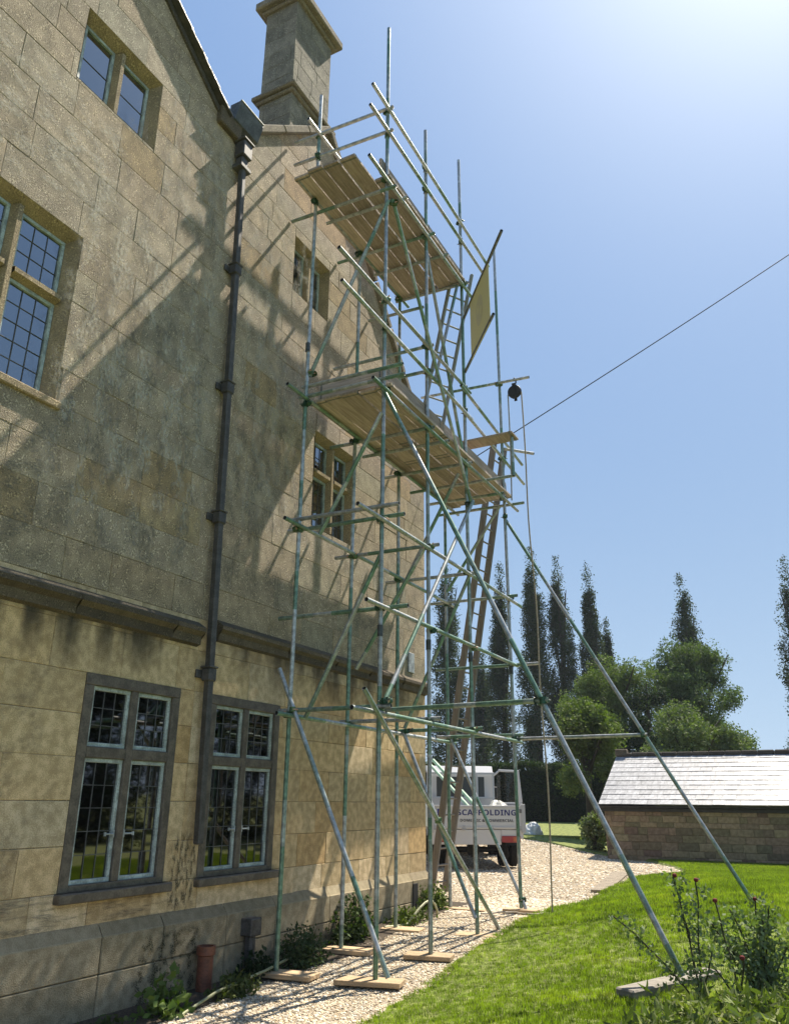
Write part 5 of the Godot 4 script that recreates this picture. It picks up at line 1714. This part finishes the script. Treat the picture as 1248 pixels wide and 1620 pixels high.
	var q := [Vector3(-4.35, 0, -18.1), Vector3(-4.02, 0, -18.1), Vector3(-3.5, 0, -14.15), Vector3(-3.78, 0, -14.1)]
	var top := []
	var cc := Vector3.ZERO
	for p in q:
		top.append(Vector3(p.x, ground_y(p.x, p.z) + 0.03, p.z))
		cc += top[-1] / 4.0
	sl.face(top, Vector3.UP, Color(0.44, 0.38, 0.30))
	for i in 4:
		var a: Vector3 = top[i]
		var b: Vector3 = top[(i + 1) % 4]
		sl.face([a, b, b - Vector3(0, 0.1, 0), a - Vector3(0, 0.1, 0)], (a + b) * 0.5 - cc, Color(0.44, 0.38, 0.30))
	tag(obj("stone_strip", sl, M.stone), "pale flat stone strip set in the gravel at the lawn's edge", "paving")
	var tm := MB.new()
	tm.bar(Vector3(-1.58, 0.27, -6.62), Vector3(-1.10, 0.29, -7.62), 0.17, 0.12, Vector3.UP, Color(0.27, 0.25, 0.215), 0.012)
	tag(obj("timber_sleeper", tm, M.wood), "grey weathered sleeper edging the planting bed under the near raker", "sleeper")
	# pipes and hoses
	var tp := MB.new()
	tp.lathe(Vector3(-5.27, -0.25, -6.42), [[0.07, 0.0], [0.07, 0.52], [0.085, 0.53], [0.085, 0.60], [0.066, 0.60], [0.066, 0.3]], 18, Color(0.24, 0.085, 0.045))
	tag(obj("terracotta_pipe", tp, M.paint), "red brown clay pipe standing upright at the foot of the house wall", "pipe")
	var cn := MB.new()
	cn.path([Vector3(-4.85, -0.03, -5.55), Vector3(-4.93, 0.06, -6.2), Vector3(-5.03, 0.08, -7.0), Vector3(-5.12, 0.1, -7.5)], 0.013, 7, Color(0.33, 0.35, 0.19))
	tag(obj("bamboo_cane", cn, M.paint), "pale cane lying along the wall foot from the clay pipe to the first standard", "cane")
	var hs := MB.new()
	var hp := []
	for i in 15:
		var f := i / 14.0
		hp.append(Vector3(-5.15 + 0.25 * sin(f * 3.0), 0.14 + 0.24 * sin(PI * clampf(f * 1.7 - 0.35, 0, 1)), -9.6 - f * 1.5))
	hs.path(hp, 0.016, 8, Color(0.45, 0.46, 0.28))
	tag(obj("garden_hose", hs, M.paint), "pale garden hose arching out of the weeds beside the plinth", "hose")

# ------------------------------------------------------------------ sky
func sky_picture() -> Image:
	var w := 1024
	var h := 512
	var img := Image.create(w, h, false, Image.FORMAT_RGBF)
	var sun := SUN_TO.normalized()
	for j in h:
		var th := PI * (j + 0.5) / h
		var y := cos(th)
		var r := sin(th)
		for i in w:
			var ph := TAU * (i + 0.5) / w
			var d := Vector3(sin(ph) * r, y, -cos(ph) * r)
			var up := clampf(y, 0.0, 1.0)
			var hz := pow(1.0 - up, 2.6)
			var c := Vector3(0.15, 0.285, 0.545).lerp(Vector3(0.43, 0.575, 0.72), hz)
			var ca := clampf(d.dot(sun), -1.0, 1.0)
			var ang := acos(ca)
			c += Vector3(1.0, 0.92, 0.76) * (1.65 * exp(-ang * 5.2) + 0.02 * exp(-ang * 1.6))
			if y < 0.0:
				c = Vector3(0.25, 0.28, 0.2)
			img.set_pixel(i, j, Color(c.x, c.y, c.z))
	return img

func _ready() -> void:
	rng.seed = 20240611
	# camera
	var cam := Camera3D.new()
	cam.name = "camera"
	cam.position = Vector3(0, 1.6, 0)
	cam.rotation = Vector3(deg_to_rad(19.909), deg_to_rad(27.776), deg_to_rad(0.447))
	cam.fov = 65.46
	cam.near = 0.05
	cam.far = 2000.0
	add_child(cam)
	cam.current = true
	# sky, exposure
	var env := Environment.new()
	env.background_mode = Environment.BG_SKY
	var sky := Sky.new()
	var pm := PanoramaSkyMaterial.new()
	pm.panorama = ImageTexture.create_from_image(sky_picture())
	sky.sky_material = pm
	env.sky = sky
	env.background_energy_multiplier = 0.6
	env.tonemap_mode = Environment.TONE_MAPPER_LINEAR
	env.tonemap_exposure = 2.12
	env.fog_enabled = true
	env.fog_light_color = Color(0.86, 0.9, 0.95)
	env.fog_density = 0.0004
	env.sdfgi_enabled = true
	env.ssao_enabled = true
	env.ssil_enabled = true
	var we := WorldEnvironment.new()
	we.name = "world_environment"
	we.environment = env
	add_child(we)
	# sun
	var sun := DirectionalLight3D.new()
	sun.name = "sun"
	sun.light_energy = 1.6
	sun.light_color = Color(1.0, 0.955, 0.88)
	sun.light_angular_distance = 0.5
	sun.shadow_enabled = true
	add_child(sun)
	sun.look_at_from_position(Vector3.ZERO, -SUN_TO, Vector3.UP)
	make_materials()
	build_ground()
	build_house()
	build_barn()
	build_scaffold()
	build_scaffold_things()
	build_truck()
	build_plants()
